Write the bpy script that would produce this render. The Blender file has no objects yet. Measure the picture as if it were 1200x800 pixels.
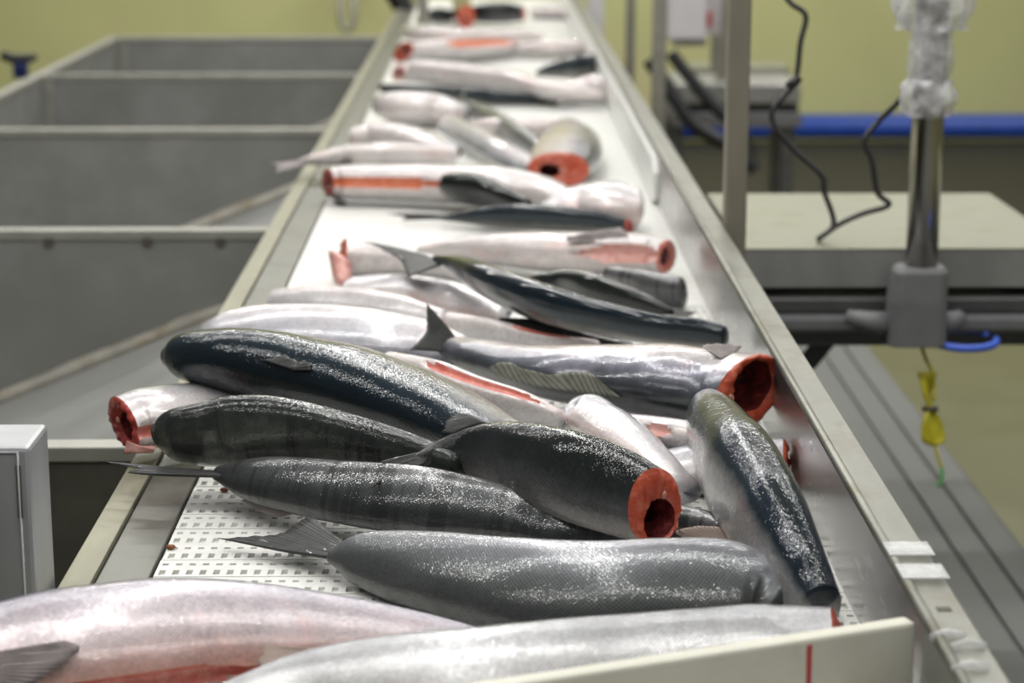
import bpy, bmesh, math, random
from mathutils import Vector, Matrix, noise
random.seed(7)
R = math.radians
C = bpy.context.scene.collection
sc = bpy.context.scene

# ---------------------------------------------------------------- camera
F_PX, PITCH = 2500.0, math.atan(573 / 2500.0)
YAW = math.atan(28 * math.cos(PITCH) / F_PX)
CAM_H = 0.6195                                  # eye height above the belt surface (z = 0 is the belt)
CAM = Vector((0, 0, CAM_H))
cd = bpy.data.cameras.new('camera'); cam = bpy.data.objects.new('camera', cd); C.objects.link(cam)
cam.location = CAM; cam.rotation_euler = (math.pi / 2 - PITCH, 0, -YAW)
cd.sensor_width = 36; cd.lens = F_PX / 1200 * 36; cd.clip_start = 0.05
cd.dof.use_dof = True; cd.dof.focus_distance = 1.95; cd.dof.aperture_fstop = 6.0
sc.camera = cam
# ---------------------------------------------------------------- light and exposure
sc.view_settings.view_transform = 'Standard'; sc.view_settings.look = 'None'
sc.view_settings.gamma = 1; sc.view_settings.use_curve_mapping = False
sc.view_settings.exposure = 0.0
w = bpy.data.worlds.new('world'); sc.world = w; w.use_nodes = True
w.node_tree.nodes['Background'].inputs[0].default_value = (0.95, 0.98, 1.0, 1)
w.node_tree.nodes['Background'].inputs[1].default_value = 0.10
def area(name, loc, sx, sy, power, col=(1, 0.985, 0.95)):
    l = bpy.data.lights.new(name, 'AREA'); l.shape = 'RECTANGLE'; l.size = sx; l.size_y = sy
    l.energy = power; l.color = col
    o = bpy.data.objects.new(name, l); C.objects.link(o); o.location = loc
    return o
for y in (0.35, 2.1, 4.1, 6.6, 9.4):            # rows of fluorescent tubes under the ceiling, across the line
    area('ceiling_tube_row', (0.3, y, 2.3), 6.0, 0.06, {0.35: 44, 2.1: 58, 4.1: 62, 6.6: 85, 9.4: 140}[y])
area('line_tube_row', (-0.25, 3.4, 1.75), 0.05, 5.0, 26)   # one row of tubes along the conveyor

# ---------------------------------------------------------------- projection helpers
cF = Vector((math.sin(YAW) * math.cos(PITCH), math.cos(YAW) * math.cos(PITCH), -math.sin(PITCH)))
cR = Vector((math.cos(YAW), -math.sin(YAW), 0)); cU = cR.cross(cF)
def ray(x, y): return cF + cR * ((x - 600) / F_PX) - cU * ((y - 400) / F_PX)
def at_z(x, y, z):                               # the point of height z seen at a pixel of the photograph
    d = ray(x, y); return CAM + d * ((z - CAM_H) / d.z)
def at_d(x, y, dep): return CAM + ray(x, y) * dep

# ---------------------------------------------------------------- materials
def new_mat(name):
    m = bpy.data.materials.new(name); m.use_nodes = True
    nt = m.node_tree; return m, nt, nt.nodes['Principled BSDF']
def N(nt, t, **kw):
    n = nt.nodes.new(t)
    for k, v in kw.items(): setattr(n, k, v)
    return n
def mth(nt, op, a, b=None, c=None):
    n = N(nt, 'ShaderNodeMath', operation=op)
    for i, v in enumerate((a, b, c)):
        if v is None: continue
        if isinstance(v, (int, float)): n.inputs[i].default_value = v
        else: nt.links.new(v, n.inputs[i])
    return n.outputs[0]
def ramp(nt, fac, stops):
    n = N(nt, 'ShaderNodeValToRGB'); e = n.color_ramp.elements
    while len(e) < len(stops): e.new(0.5)
    for i, (p, c) in enumerate(stops):
        e[i].position = p; e[i].color = (c[0], c[1], c[2], 1)
    nt.links.new(fac, n.inputs[0]); return n.outputs[0]
def nz(nt, scale, vec=None, detail=3, rough=0.55):
    n = N(nt, 'ShaderNodeTexNoise'); n.inputs['Scale'].default_value = scale
    n.inputs['Detail'].default_value = detail; n.inputs['Roughness'].default_value = rough
    if vec is not None: nt.links.new(vec, n.inputs['Vector'])
    return n.outputs['Fac']
def scaled_pos(nt, sx, sy, sz):
    g = N(nt, 'ShaderNodeNewGeometry'); m = N(nt, 'ShaderNodeMapping')
    m.inputs['Scale'].default_value = (sx, sy, sz); nt.links.new(g.outputs['Position'], m.inputs[0]); return m.outputs[0]
def bump(nt, h, strength, dist, prev=None):
    b = N(nt, 'ShaderNodeBump'); b.inputs['Strength'].default_value = strength; b.inputs['Distance'].default_value = dist
    nt.links.new(h, b.inputs['Height'])
    if prev is not None: nt.links.new(prev, b.inputs['Normal'])
    return b.outputs[0]

def simple(name, col, rough=0.5, metal=0.0, var=0.12, scale=30, stretch=(1, 1, 1), bmp=0.15, bdist=0.002, coat=0.0, dark=None, darkscale=6):
    m, nt, p = new_mat(name)
    v = scaled_pos(nt, *stretch)
    f = nz(nt, scale, v, 5)
    lo = tuple(c * (1 - var) for c in col); hi = tuple(min(1, c * (1 + var)) for c in col)
    c = ramp(nt, f, [(0.3, lo), (0.7, hi)])
    if dark:
        f2 = nz(nt, darkscale, scaled_pos(nt, 1, 1, 1), 6, 0.65)
        mx = N(nt, 'ShaderNodeMix', data_type='RGBA')
        nt.links.new(ramp(nt, f2, [(0.52, (0, 0, 0)), (0.72, (1, 1, 1))]), mx.inputs[0])
        nt.links.new(c, mx.inputs[6]); mx.inputs[7].default_value = (*dark, 1); c = mx.outputs[2]
    nt.links.new(c, p.inputs['Base Color'])
    p.inputs['Metallic'].default_value = metal
    rr = mth(nt, 'MULTIPLY_ADD', f, 0.2, rough - 0.1); nt.links.new(rr, p.inputs['Roughness'])
    p.inputs['Coat Weight'].default_value = coat
    if bmp: nt.links.new(bump(nt, f, bmp, bdist), p.inputs['Normal'])
    return m

M = {}
M['steel_y'] = simple('brushed_steel_lengthwise', (0.50, 0.50, 0.47), 0.36, 1.0, 0.10, 40, (3, 0.15, 3), 0.12, 0.001, dark=(0.36, 0.35, 0.30), darkscale=9)
M['steel_wall'] = simple('wet_steel_wall', (0.44, 0.44, 0.435), 0.30, 1.0, 0.06, 26, (1, 0.6, 2), 0.06, 0.001)
M['rim'] = simple('scuffed_steel_rim', (0.27, 0.27, 0.235), 0.42, 0.6, 0.12, 40, (2, 0.3, 2), 0.2, 0.001, dark=(0.20, 0.19, 0.145), darkscale=14)
M['rail'] = simple('grimy_rail_metal', (0.27, 0.26, 0.19), 0.45, 0.5, 0.14, 25, (2, 0.4, 2), 0.15, 0.001, dark=(0.20, 0.19, 0.14), darkscale=14)
M['rail_in'] = simple('dull_steel_strip', (0.20, 0.20, 0.175), 0.40, 0.7, 0.12, 25, (2, 0.3, 2), 0.12, 0.001, dark=(0.14, 0.14, 0.115), darkscale=14)
M['tank'] = simple('dull_tank_steel', (0.235, 0.237, 0.222), 0.55, 0.3, 0.08, 8, (1, 1, 1), 0.08, 0.001, dark=(0.28, 0.28, 0.27), darkscale=4)
M['tank_shade'] = simple('shade_brown_tank_steel', (0.10, 0.095, 0.075), 0.6, 0.2, 0.2, 8, dark=(0.06, 0.055, 0.04), darkscale=6)  # shade of the near tank opening, put into the front panel's colour
M['tank_rim'] = simple('tank_rim_steel', (0.36, 0.355, 0.315), 0.45, 0.5, 0.10, 20)
M['weld'] = simple('stained_weld', (0.40, 0.38, 0.33), 0.6, 0.2, 0.25, 14, dark=(0.22, 0.18, 0.09), darkscale=9)
M['box'] = simple('box_steel', (0.42, 0.43, 0.44), 0.42, 0.4, 0.10, 30, (1, 1, 0.3), 0.06, 0.001)
M['bed'] = simple('grey_belt_bed', (0.60, 0.60, 0.56), 0.5)
M['belt'] = simple('white_belt_plastic', (0.73, 0.73, 0.70), 0.35, 0, 0.05, 60, bmp=0.05)
M['belt_far'] = M['belt']
M['pe'] = simple('white_board_plastic', (0.60, 0.59, 0.50), 0.38, 0, 0.05, 16, bmp=0.08, dark=(0.52, 0.50, 0.40), darkscale=10)
M['scrap'] = simple('brown_scrap', (0.20, 0.07, 0.02), 0.4)
M['blood'] = simple('dried_blood', (0.45, 0.06, 0.06), 0.5)
M['wall'] = simple('yellow_green_wall', (0.56, 0.56, 0.26), 0.5, 0, 0.05, 2.2, dark=(0.60, 0.53, 0.28), darkscale=1.6)
M['floor'] = simple('olive_floor', (0.13, 0.125, 0.06), 0.35, 0, 0.10, 5, bmp=0.1)
M['floor_dark'] = simple('dark_floor_strip', (0.022, 0.020, 0.012), 0.65, 0, 0.3, 5, bmp=0.2, bdist=0.01)
M['blue'] = simple('blue_pipe_plastic', (0.02, 0.07, 0.38), 0.4, 0, 0.1, 10)
M['bluehook'] = simple('bright_blue_plastic', (0.06, 0.14, 0.62), 0.4, 0, 0.1, 30)
M['navyclamp'] = simple('dark_blue_plastic', (0.01, 0.02, 0.10), 0.4, 0, 0.1, 30)
M['plate'] = simple('worn_wall_tinted_scale_plate', (0.27, 0.27, 0.20), 0.45, 0.35, 0.12, 7, (1, 1, 1), 0.1, 0.001, dark=(0.22, 0.22, 0.13), darkscale=7)  # yellow reflection of the back wall is mixed into this colour
M['plate_side'] = simple('scale_plate_side', (0.40, 0.40, 0.39), 0.38, 0.6, 0.2, 9, (1, 1, 0.4), 0.1, 0.001)
M['castgrey'] = simple('grey_cast_bracket', (0.16, 0.16, 0.165), 0.55, 0.1, 0.06, 40)
M['frame'] = simple('dark_frame_steel', (0.13, 0.13, 0.13), 0.45, 0.6, 0.15, 20)
M['black'] = simple('black_rubber', (0.012, 0.012, 0.013), 0.45, 0, 0.2, 30)
M['postsq'] = simple('galvanised_post', (0.31, 0.285, 0.225), 0.45, 0.55, 0.08, 30, (1, 1, 0.2))
M['farpost'] = simple('far_post_steel', (0.30, 0.29, 0.24), 0.5, 0.4, 0.1, 30)
M['yellow'] = simple('yellow_cord', (0.48, 0.43, 0.02), 0.5, 0, 0.15, 60)
M['green'] = simple('green_cord_tip', (0.12, 0.40, 0.12), 0.5)
M['whitebox'] = simple('white_box_plastic', (0.66, 0.64, 0.66), 0.5, 0, 0.04, 10)
M['red'] = simple('red_plastic', (0.5, 0.03, 0.03), 0.5)
M['ribs'] = simple('grey_slat_plastic', (0.115, 0.12, 0.112), 0.5, 0.1, 0.08, 12)
M['ribgap'] = simple('slat_bed', (0.11, 0.11, 0.105), 0.6)
M['screw'] = simple('dark_screw', (0.05, 0.05, 0.05), 0.4, 0.8)
M['tarnish'] = simple('dark_stain', (0.08, 0.07, 0.05), 0.6)
def mk_chrome():
    m, nt, p = new_mat('chrome_tube'); p.inputs['Metallic'].default_value = 1
    f = nz(nt, 30, scaled_pos(nt, 1, 1, 0.1)); nt.links.new(ramp(nt, f, [(0.3, (0.38, 0.36, 0.33)), (0.7, (0.55, 0.53, 0.49))]), p.inputs['Base Color'])
    p.inputs['Roughness'].default_value = 0.16; return m
M['chrome'] = mk_chrome()
def mk_film(name, alpha, col=(0.9, 0.9, 0.92)):
    m, nt, p = new_mat(name)
    f = nz(nt, 70, scaled_pos(nt, 1, 1, 1), 4)
    nt.links.new(ramp(nt, f, [(0.3, tuple(c * .9 for c in col)), (0.7, col)]), p.inputs['Base Color'])
    p.inputs['Roughness'].default_value = 0.2
    p.inputs['Specular IOR Level'].default_value = 0.8
    nt.links.new(mth(nt, 'MULTIPLY_ADD', f, 0.5, alpha - 0.25), p.inputs['Alpha'])
    nt.links.new(bump(nt, f, 0.6, 0.006), p.inputs['Normal']); return m
M['film'] = mk_film('clear_plastic_wrap', 0.45)
M['tape'] = mk_film('clear_tape', 0.45, (0.85, 0.86, 0.86))

# fish skins: the colour runs from the back (0) to the belly (1) along the girth, scales lie in the skin's own coordinates
def mk_skin(name, stops, scale_dark=0.35, metal=0.3, patch=0.10, stripes=0.0, spots=0.0, rough=0.34, blotch=None, spec=0.25, bk=1.0):
    m, nt, p = new_mat(name)
    uvs = N(nt, 'ShaderNodeUVMap', uv_map='scales'); uvb = N(nt, 'ShaderNodeUVMap', uv_map='body')
    s = N(nt, 'ShaderNodeSeparateXYZ'); nt.links.new(uvs.outputs[0], s.inputs[0])
    b = N(nt, 'ShaderNodeSeparateXYZ'); nt.links.new(uvb.outputs[0], b.inputs[0])
    oi = N(nt, 'ShaderNodeObjectInfo')
    geo = N(nt, 'ShaderNodeTexCoord')
    off = N(nt, 'ShaderNodeVectorMath', operation='ADD'); nt.links.new(uvs.outputs[0], off.inputs[0])
    sc3 = N(nt, 'ShaderNodeCombineXYZ'); nt.links.new(mth(nt, 'MULTIPLY', oi.outputs['Random'], 37.0), sc3.inputs[2]); nt.links.new(sc3.outputs[0], off.inputs[1])
    pos = off.outputs[0]
    n1 = nz(nt, 14, pos, 4); n2 = nz(nt, 60, pos, 3)
    v = mth(nt, 'ADD', b.outputs[1], mth(nt, 'MULTIPLY', mth(nt, 'SUBTRACT', n1, 0.5), patch * 2))
    v = mth(nt, 'ADD', v, mth(nt, 'MULTIPLY', mth(nt, 'SUBTRACT', n2, 0.5), patch * 0.9))
    if stripes:
        st = N(nt, 'ShaderNodeTexNoise'); st.inputs['Scale'].default_value = 1.0; st.inputs['Detail'].default_value = 2
        mp = N(nt, 'ShaderNodeMapping'); mp.inputs['Scale'].default_value = (95, 9, 1); mp.inputs['Rotation'].default_value = (0, 0, 0.25)
        nt.links.new(pos, mp.inputs[0]); nt.links.new(mp.outputs[0], st.inputs['Vector'])
        stf = ramp(nt, st.outputs['Fac'], [(0.50, (0, 0, 0)), (0.60, (1, 1, 1))])
    col = ramp(nt, v, stops)
    # diamond scale lattice
    pch = 0.0036
    a = mth(nt, 'MULTIPLY', mth(nt, 'ADD', s.outputs[0], mth(nt, 'MULTIPLY', s.outputs[1], 1.15)), math.pi / pch)
    bb = mth(nt, 'MULTIPLY', mth(nt, 'SUBTRACT', s.outputs[0], mth(nt, 'MULTIPLY', s.outputs[1], 1.15)), math.pi / pch)
    lat = mth(nt, 'MULTIPLY', mth(nt, 'ABSOLUTE', mth(nt, 'SINE', a)), mth(nt, 'ABSOLUTE', mth(nt, 'SINE', bb)))
    lat0 = lat; lat = mth(nt, 'POWER', lat, 0.6)
    k = mth(nt, 'MULTIPLY_ADD', lat, scale_dark, 1 - scale_dark * 0.75)
    k = mth(nt, 'MULTIPLY', k, mth(nt, 'MULTIPLY_ADD', nz(nt, 260, pos, 2), 0.7, 0.65))
    k = mth(nt, 'MULTIPLY', k, mth(nt, 'MULTIPLY_ADD', nz(nt, 30, pos, 5, 0.65), 0.9, 0.55))
    hs = N(nt, 'ShaderNodeMix', data_type='RGBA', blend_type='MULTIPLY'); hs.inputs[0].default_value = 1
    cx = N(nt, 'ShaderNodeCombineXYZ')
    for i in range(3): nt.links.new(k, cx.inputs[i])
    nt.links.new(col, hs.inputs[6]); nt.links.new(cx.outputs[0], hs.inputs[7]); col = hs.outputs[2]
    if stripes:
        mx = N(nt, 'ShaderNodeMix', data_type='RGBA'); nt.links.new(mth(nt, 'MULTIPLY', stf, stripes), mx.inputs[0])
        nt.links.new(col, mx.inputs[6]); mx.inputs[7].default_value = (0.02, 0.022, 0.022, 1); col = mx.outputs[2]
    if blotch:
        f = ramp(nt, nz(nt, 22, pos, 5, 0.6), [(0.55, (0, 0, 0)), (0.70, (1, 1, 1))])
        # pink bruising, stronger towards the belly
        f = mth(nt, 'MULTIPLY', f, mth(nt, 'MULTIPLY_ADD', b.outputs[1], 1.0, -0.15))
        mx = N(nt, 'ShaderNodeMix', data_type='RGBA'); mx.clamp_factor = True; nt.links.new(mth(nt, 'MULTIPLY', f, 0.7), mx.inputs[0])
        nt.links.new(col, mx.inputs[6]); mx.inputs[7].default_value = (*blotch, 1); col = mx.outputs[2]
    nt.links.new(col, p.inputs['Base Color'])
    p.inputs['Metallic'].default_value = metal
    p.inputs['Roughness'].default_value = rough
    p.inputs['Coat Weight'].default_value = 1.0; p.inputs['Coat Roughness'].default_value = 0.055; p.inputs['Coat IOR'].default_value = 1.42
    nb = bump(nt, lat0, 1.0, 0.000040 * bk)
    nb2 = bump(nt, nz(nt, 55, pos, 1), 1.0, 0.00024 * bk, nb)
    nt.links.new(nb2, p.inputs['Normal'])
    nb3 = bump(nt, nz(nt, 140, pos, 1), 1.0, 0.00030 * bk, nb2)
    nt.links.new(bump(nt, nz(nt, 300, pos, 1), 1.0, 0.00038 * bk, nb3), p.inputs['Coat Normal'])
    p.inputs['Specular IOR Level'].default_value = spec
    return m
SK = {
 'navy':   mk_skin('navy_salmon_skin', [(0.0, (.006, .012, .017)), (0.24, (.007, .016, .024)), (0.40, (.016, .028, .034)), (0.50, (.12, .12, .115)), (0.75, (.34, .325, .30)), (1, (.50, .42, .39))], 0.3, 0.05, 0.07, spec=0.06),
 'navyfar': mk_skin('smooth_navy_salmon_skin', [(0.0, (.006, .012, .017)), (0.24, (.007, .016, .024)), (0.40, (.016, .028, .034)), (0.50, (.12, .12, .115)), (0.75, (.34, .325, .30)), (1, (.50, .42, .39))], 0.3, 0.05, 0.07, spec=0.06, bk=0.3),
 'darkfar': mk_skin('smooth_dark_salmon_skin', [(0.0, (.014, .018, .012)), (0.10, (.008, .011, .010)), (0.30, (.010, .013, .013)), (0.46, (.026, .029, .030)), (0.66, (.085, .085, .087)), (1, (.32, .29, .28))], 0.35, 0.10, 0.08, spec=0.06, bk=0.3),
 'belly':  mk_skin('pink_bellied_salmon_skin', [(0.0, (.022, .026, .026)), (0.18, (.06, .067, .082)), (0.33, (.19, .19, .24)), (0.46, (.54, .50, .50)), (0.75, (.64, .54, .51)), (1, (.66, .48, .44))], 0.32, 0.15, 0.14, blotch=(.68, .40, .36), bk=0.6),
 'steep':  mk_skin('steep_salmon_skin', [(0.0, (.010, .016, .017)), (0.16, (.007, .014, .026)), (0.26, (.016, .026, .034)), (0.36, (.20, .20, .20)), (0.6, (.40, .39, .39)), (1, (.50, .45, .43))], 0.3, 0.10, 0.07, spec=0.06),
 'dark':   mk_skin('black_green_salmon_skin', [(0.0, (.014, .018, .012)), (0.10, (.008, .011, .010)), (0.30, (.010, .013, .013)), (0.46, (.026, .029, .030)), (0.66, (.085, .085, .087)), (1, (.32, .29, .28))], 0.35, 0.10, 0.08, spec=0.06),
 'mottle': mk_skin('mottled_grey_salmon_skin', [(0.0, (.016, .020, .018)), (0.22, (.036, .042, .037)), (0.42, (.085, .094, .080)), (0.7, (.17, .175, .16)), (1, (.30, .28, .27))], 0.45, 0.2, 0.30, stripes=0.75, spec=0.06),
 'stripe': mk_skin('striped_grey_salmon_skin', [(0.0, (.14, .14, .147)), (0.22, (.16, .16, .163)), (0.42, (.085, .09, .092)), (0.7, (.040, .044, .044)), (1, (.09, .09, .09))], 0.65, 0.45, 0.15, stripes=0.7),
 'grey':   mk_skin('grey_salmon_skin', [(0.0, (.32, .31, .335)), (0.20, (.30, .30, .325)), (0.36, (.17, .178, .19)), (0.60, (.085, .092, .090)), (1, (.06, .06, .06))], 0.70, 0.4, 0.14),
 'silver': mk_skin('silver_salmon_skin', [(0.0, (.04, .05, .06)), (0.14, (.20, .21, .24)), (0.32, (.46, .46, .50)), (0.65, (.62, .59, .60)), (1, (.68, .56, .53))], 0.36, 0.22, 0.10, blotch=(.68, .40, .37), bk=0.5),
 'front':  mk_skin('front_silver_salmon_skin', [(0.0, (.07, .08, .09)), (0.12, (.23, .24, .26)), (0.30, (.39, .395, .41)), (0.65, (.52, .51, .51)), (1, (.58, .49, .45))], 0.70, 0.25, 0.06),
 'pink':   mk_skin('pinkish_silver_salmon_skin', [(0.0, (.09, .09, .12)), (0.16, (.21, .20, .26)), (0.34, (.43, .40, .45)), (0.68, (.54, .46, .47)), (0.86, (.58, .36, .32)), (1, (.60, .24, .19))], 0.45, 0.18, 0.08, blotch=(.66, .36, .33)),
 'pale':   mk_skin('pale_salmon_skin', [(0.0, (.03, .035, .042)), (0.16, (.08, .09, .105)), (0.30, (.32, .32, .345)), (0.45, (.56, .55, .565)), (1, (.64, .575, .56))], 0.28, 0.15, 0.12, blotch=(.68, .46, .42), bk=0.5),
}
def mk_flesh(name, c1, c2, c3, rough=0.35):
    m, nt, p = new_mat(name); v = scaled_pos(nt, 1, 1, 1)
    f = nz(nt, 90, v, 4); g = nz(nt, 320, v, 2)
    c = ramp(nt, mth(nt, 'MULTIPLY_ADD', g, 0.35, mth(nt, 'MULTIPLY', f, 0.75)), [(0.3, c1), (0.55, c2), (0.78, c3)])
    nt.links.new(c, p.inputs['Base Color']); p.inputs['Roughness'].default_value = rough
    p.inputs['Coat Weight'].default_value = 0.5; p.inputs['Coat Roughness'].default_value = 0.15
    p.inputs['Subsurface Weight'].default_value = 0.0
    nt.links.new(bump(nt, f, 0.5, 0.002), p.inputs['Normal']); return m
M['flesh'] = mk_flesh('orange_salmon_flesh', (.34, .040, .016), (.44, .066, .028), (.58, .17, .10))
M['flesh_dark'] = mk_flesh('dark_red_flesh', (.16, .012, .012), (.34, .03, .025), (.52, .10, .07))
M['cavity'] = mk_flesh('bloody_cavity', (.025, .006, .006), (.10, .012, .012), (.30, .05, .04))
M['slit'] = mk_flesh('belly_cut_flesh', (.48, .09, .07), (.60, .17, .13), (.70, .32, .26))
M['slit_orange'] = mk_flesh('orange_belly_flesh', (.52, .08, .02), (.62, .15, .055), (.70, .28, .16))
M['flap'] = mk_flesh('pink_belly_flap', (.54, .20, .17), (.64, .31, .27), (.70, .45, .40))
M['bone'] = mk_flesh('backbone', (.36, .13, .09), (.46, .20, .14), (.52, .30, .23))
def mk_fin(name, c1, c2):
    m, nt, p = new_mat(name)
    u = N(nt, 'ShaderNodeUVMap', uv_map='fin'); s = N(nt, 'ShaderNodeSeparateXYZ'); nt.links.new(u.outputs[0], s.inputs[0])
    wv = mth(nt, 'ABSOLUTE', mth(nt, 'SINE', mth(nt, 'MULTIPLY', s.outputs[0], 60.0)))
    nn = nz(nt, 60, scaled_pos(nt, 1, 1, 1))
    nt.links.new(ramp(nt, mth(nt, 'MULTIPLY_ADD', nn, 0.6, mth(nt, 'MULTIPLY', wv, 0.4)), [(0.25, c1), (0.75, c2)]), p.inputs['Base Color'])
    p.inputs['Roughness'].default_value = 0.42; p.inputs['Coat Weight'].default_value = 0.15; p.inputs['Specular IOR Level'].default_value = 0.25
    nt.links.new(bump(nt, wv, 0.5, 0.001), p.inputs['Normal']); return m
M['fin'] = mk_fin('dark_fin', (.018, .020, .022), (.075, .075, .072))
M['fin_olive'] = mk_fin('olive_fin', (.06, .065, .05), (.20, .20, .165))
M['fin_pale'] = mk_fin('pale_fin', (.42, .33, .28), (.66, .52, .46))
M['fin_grey'] = mk_fin('grey_fin', (.07, .065, .068), (.26, .22, .21))

# ---------------------------------------------------------------- mesh helpers
class MB:
    def __init__(s): s.v = []; s.f = []; s.mi = []; s.sm = []
    def add(s, vs, fs, smooth=False):
        o = len(s.v); s.v += [tuple(v) for v in vs]
        for f in fs: s.f.append(tuple(i + o for i in f)); s.sm.append(smooth)
    def box(s, x0, x1, y0, y1, z0, z1):
        s.add([(x, y, z) for z in (z0, z1) for y in (y0, y1) for x in (x0, x1)],
              [(0, 2, 3, 1), (4, 5, 7, 6), (0, 1, 5, 4), (2, 6, 7, 3), (0, 4, 6, 2), (1, 3, 7, 5)])
    def hexa(s, lo, hi):                        # four points below, four above, anticlockwise seen from above
        s.add(list(lo) + list(hi), [(3, 2, 1, 0), (4, 5, 6, 7), (0, 1, 5, 4), (1, 2, 6, 5), (2, 3, 7, 6), (3, 0, 4, 7)])
    def tube(s, pts, r, n=10, cap=True):
        pts = [Vector(p) for p in pts]; k = len(pts); rr = r if isinstance(r, (list, tuple)) else [r] * k
        vs = []; fs = []; up = None
        for i, p in enumerate(pts):
            t = (pts[min(i + 1, k - 1)] - pts[max(i - 1, 0)]).normalized()
            if up is None: up = t.orthogonal().normalized()
            up = (up - t * up.dot(t)).normalized(); sd = t.cross(up)
            for j in range(n):
                a = 2 * math.pi * j / n; vs.append(p + (up * math.cos(a) + sd * math.sin(a)) * rr[i])
        for i in range(k - 1):
            for j in range(n):
                fs.append((i * n + j, i * n + (j + 1) % n, (i + 1) * n + (j + 1) % n, (i + 1) * n + j))
        if cap: fs += [tuple(range(n - 1, -1, -1)), tuple((k - 1) * n + j for j in range(n))]
        s.add(vs, fs, True)
    def build(s, name, mat, parent=None, bevel=0.0, smooth_all=False):
        me = bpy.data.meshes.new(name); me.from_pydata(s.v, [], s.f); me.update()
        me.polygons.foreach_set('use_smooth', [True if smooth_all else b for b in s.sm])
        me.materials.append(mat)
        o = bpy.data.objects.new(name, me); C.objects.link(o)
        if parent: o.parent = parent; o.matrix_parent_inverse = Matrix.Translation(-parent.location)
        if bevel:
            b = o.modifiers.new('bevel', 'BEVEL'); b.width = bevel; b.segments = 2; b.limit_method = 'ANGLE'
        return o
def empty(name, loc=(0, 0, 0)):
    o = bpy.data.objects.new(name, None); C.objects.link(o); o.location = loc; o.empty_display_size = 0.05; return o
def tag(o, label, cat, group=None):
    o['label'] = label; o['category'] = cat
    if group: o['group'] = group
    return o
def struct(o): o['kind'] = 'structure'; return o
def catmull(pts, n):
    """n points evenly in parameter along a Catmull-Rom curve through tuples"""
    k = len(pts); out = []
    for i in range(n):
        t = i / (n - 1) * (k - 1); j = min(int(t), k - 2); f = t - j
        p1, p2 = pts[j], pts[j + 1]
        p0 = pts[j - 1] if j > 0 else tuple(2 * a - b for a, b in zip(p1, p2))
        p3 = pts[j + 2] if j + 2 < k else tuple(2 * b - a for a, b in zip(p1, p2))
        out.append(tuple(0.5 * (2 * b + (c - a) * f + (2 * a - 5 * b + 4 * c - d) * f * f + (3 * b - a - 3 * c + d) * f ** 3)
                         for a, b, c, d in zip(p0, p1, p2, p3)))
    return out

# ================================================================ the room
FLOOR = -0.90
mb = MB(); mb.box(-6, 7, -2, 11.6, FLOOR - 0.1, FLOOR); struct(mb.build('floor', M['floor']))
mb = MB(); mb.box(-6, 7, 11.5, 11.7, FLOOR, 3.2); struct(mb.build('wall_back', M['wall']))
mb = MB(); mb.box(0.2, 7, 8.3, 11.35, FLOOR, FLOOR + 0.006); struct(mb.build('trim_1', M['floor_dark']))  # thin dark slab over the far right part of the floor
mb = MB(); mb.tube([(0.3, 11.36, FLOOR + 0.09), (7, 11.36, FLOOR + 0.09)], 0.066, 16)
t = mb.build('wall_bumper_pipe', M['blue']); tag(t, 'long blue bumper pipe along the foot of the yellow wall', 'pipe')

# ================================================================ the conveyor
BL, BR, WZ = -0.2955, 0.3045, 0.090             # belt edges, right wall height
Y0, Y1 = 1.10, 9.3
conv = empty('conveyor', (0, 4, FLOOR)); tag(conv, 'long steel conveyor with a white perforated belt carrying the salmon', 'conveyor')
PITCH_M = 0.0455
def belt_module(holes=True):
    """one moulded row of the belt: a flat bar with a row of square pockets and a row of slots"""
    m = MB(); n = 50; cw = (BR - BL) / n; g = 0.0012
    ys = [0, 0.004, 0.0175, 0.0300, 0.0355, PITCH_M - g]
    x0 = BL
    xs = [BL]
    for c in range(n): xs += [BL + c * cw + cw * 0.27, BL + c * cw + cw * 0.75]
    xs.append(BR)
    hole_rows = {1, 3}
    idx = {}
    def vid(i, j, z):
        k = (i, j, z)
        if k not in idx: idx[k] = len(vs); vs.append((xs[i], ys[j], z))
        return idx[k]
    vs = []; fs = []
    for j in range(len(ys) - 1):
        for i in range(len(xs) - 1):
            hole = holes and j in hole_rows and i % 2 == 1
            if j == 3 and hole and (i // 2) % 1: hole = False
            if not hole: fs.append((vid(i, j, 0), vid(i + 1, j, 0), vid(i + 1, j + 1, 0), vid(i, j + 1, 0)))
            else:
                d = -0.0030
                a = [vid(i, j, 0), vid(i + 1, j, 0), vid(i + 1, j + 1, 0), vid(i, j + 1, 0)]
                b = [vid(i, j, d), vid(i + 1, j, d), vid(i + 1, j + 1, d), vid(i, j + 1, d)]
                for q in range(4): fs.append((a[q], a[(q + 1) % 4], b[(q + 1) % 4], b[q]))
    o = len(vs); L = len(ys) - 1; K = len(xs) - 1
    z = -0.0031; y_0, y_1 = ys[0], ys[-1]
    vs += [(BL, y_0, 0), (BR, y_0, 0), (BR, y_0, z), (BL, y_0, z), (BL, y_1, 0), (BR, y_1, 0), (BR, y_1, z), (BL, y_1, z)]
    fs += [(o, o + 3, o + 2, o + 1), (o + 4, o + 5, o + 6, o + 7), (o, o + 4, o + 7, o + 3), (o + 1, o + 2, o + 6, o + 5)]
    m.add(vs, fs); return m
first = belt_module().build('belt_module', M['belt'], conv); md = first.data
first.location = (0, Y0, 0); nmod = 40
for i in range(1, nmod):
    o = first.copy(); C.objects.link(o); o.location = (random.choice((0, 0.0016)) , Y0 + i * PITCH_M, random.uniform(-.0004, .0004))
mb = MB()
i = nmod
while Y0 + i * PITCH_M < Y1:
    y = Y0 + i * PITCH_M; mb.box(BL, BR, y, y + PITCH_M - 0.0012, -0.0031, 0); i += 1
o = mb.build('belt_far_end', M['belt'], conv); o['kind'] = 'stuff'
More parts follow.
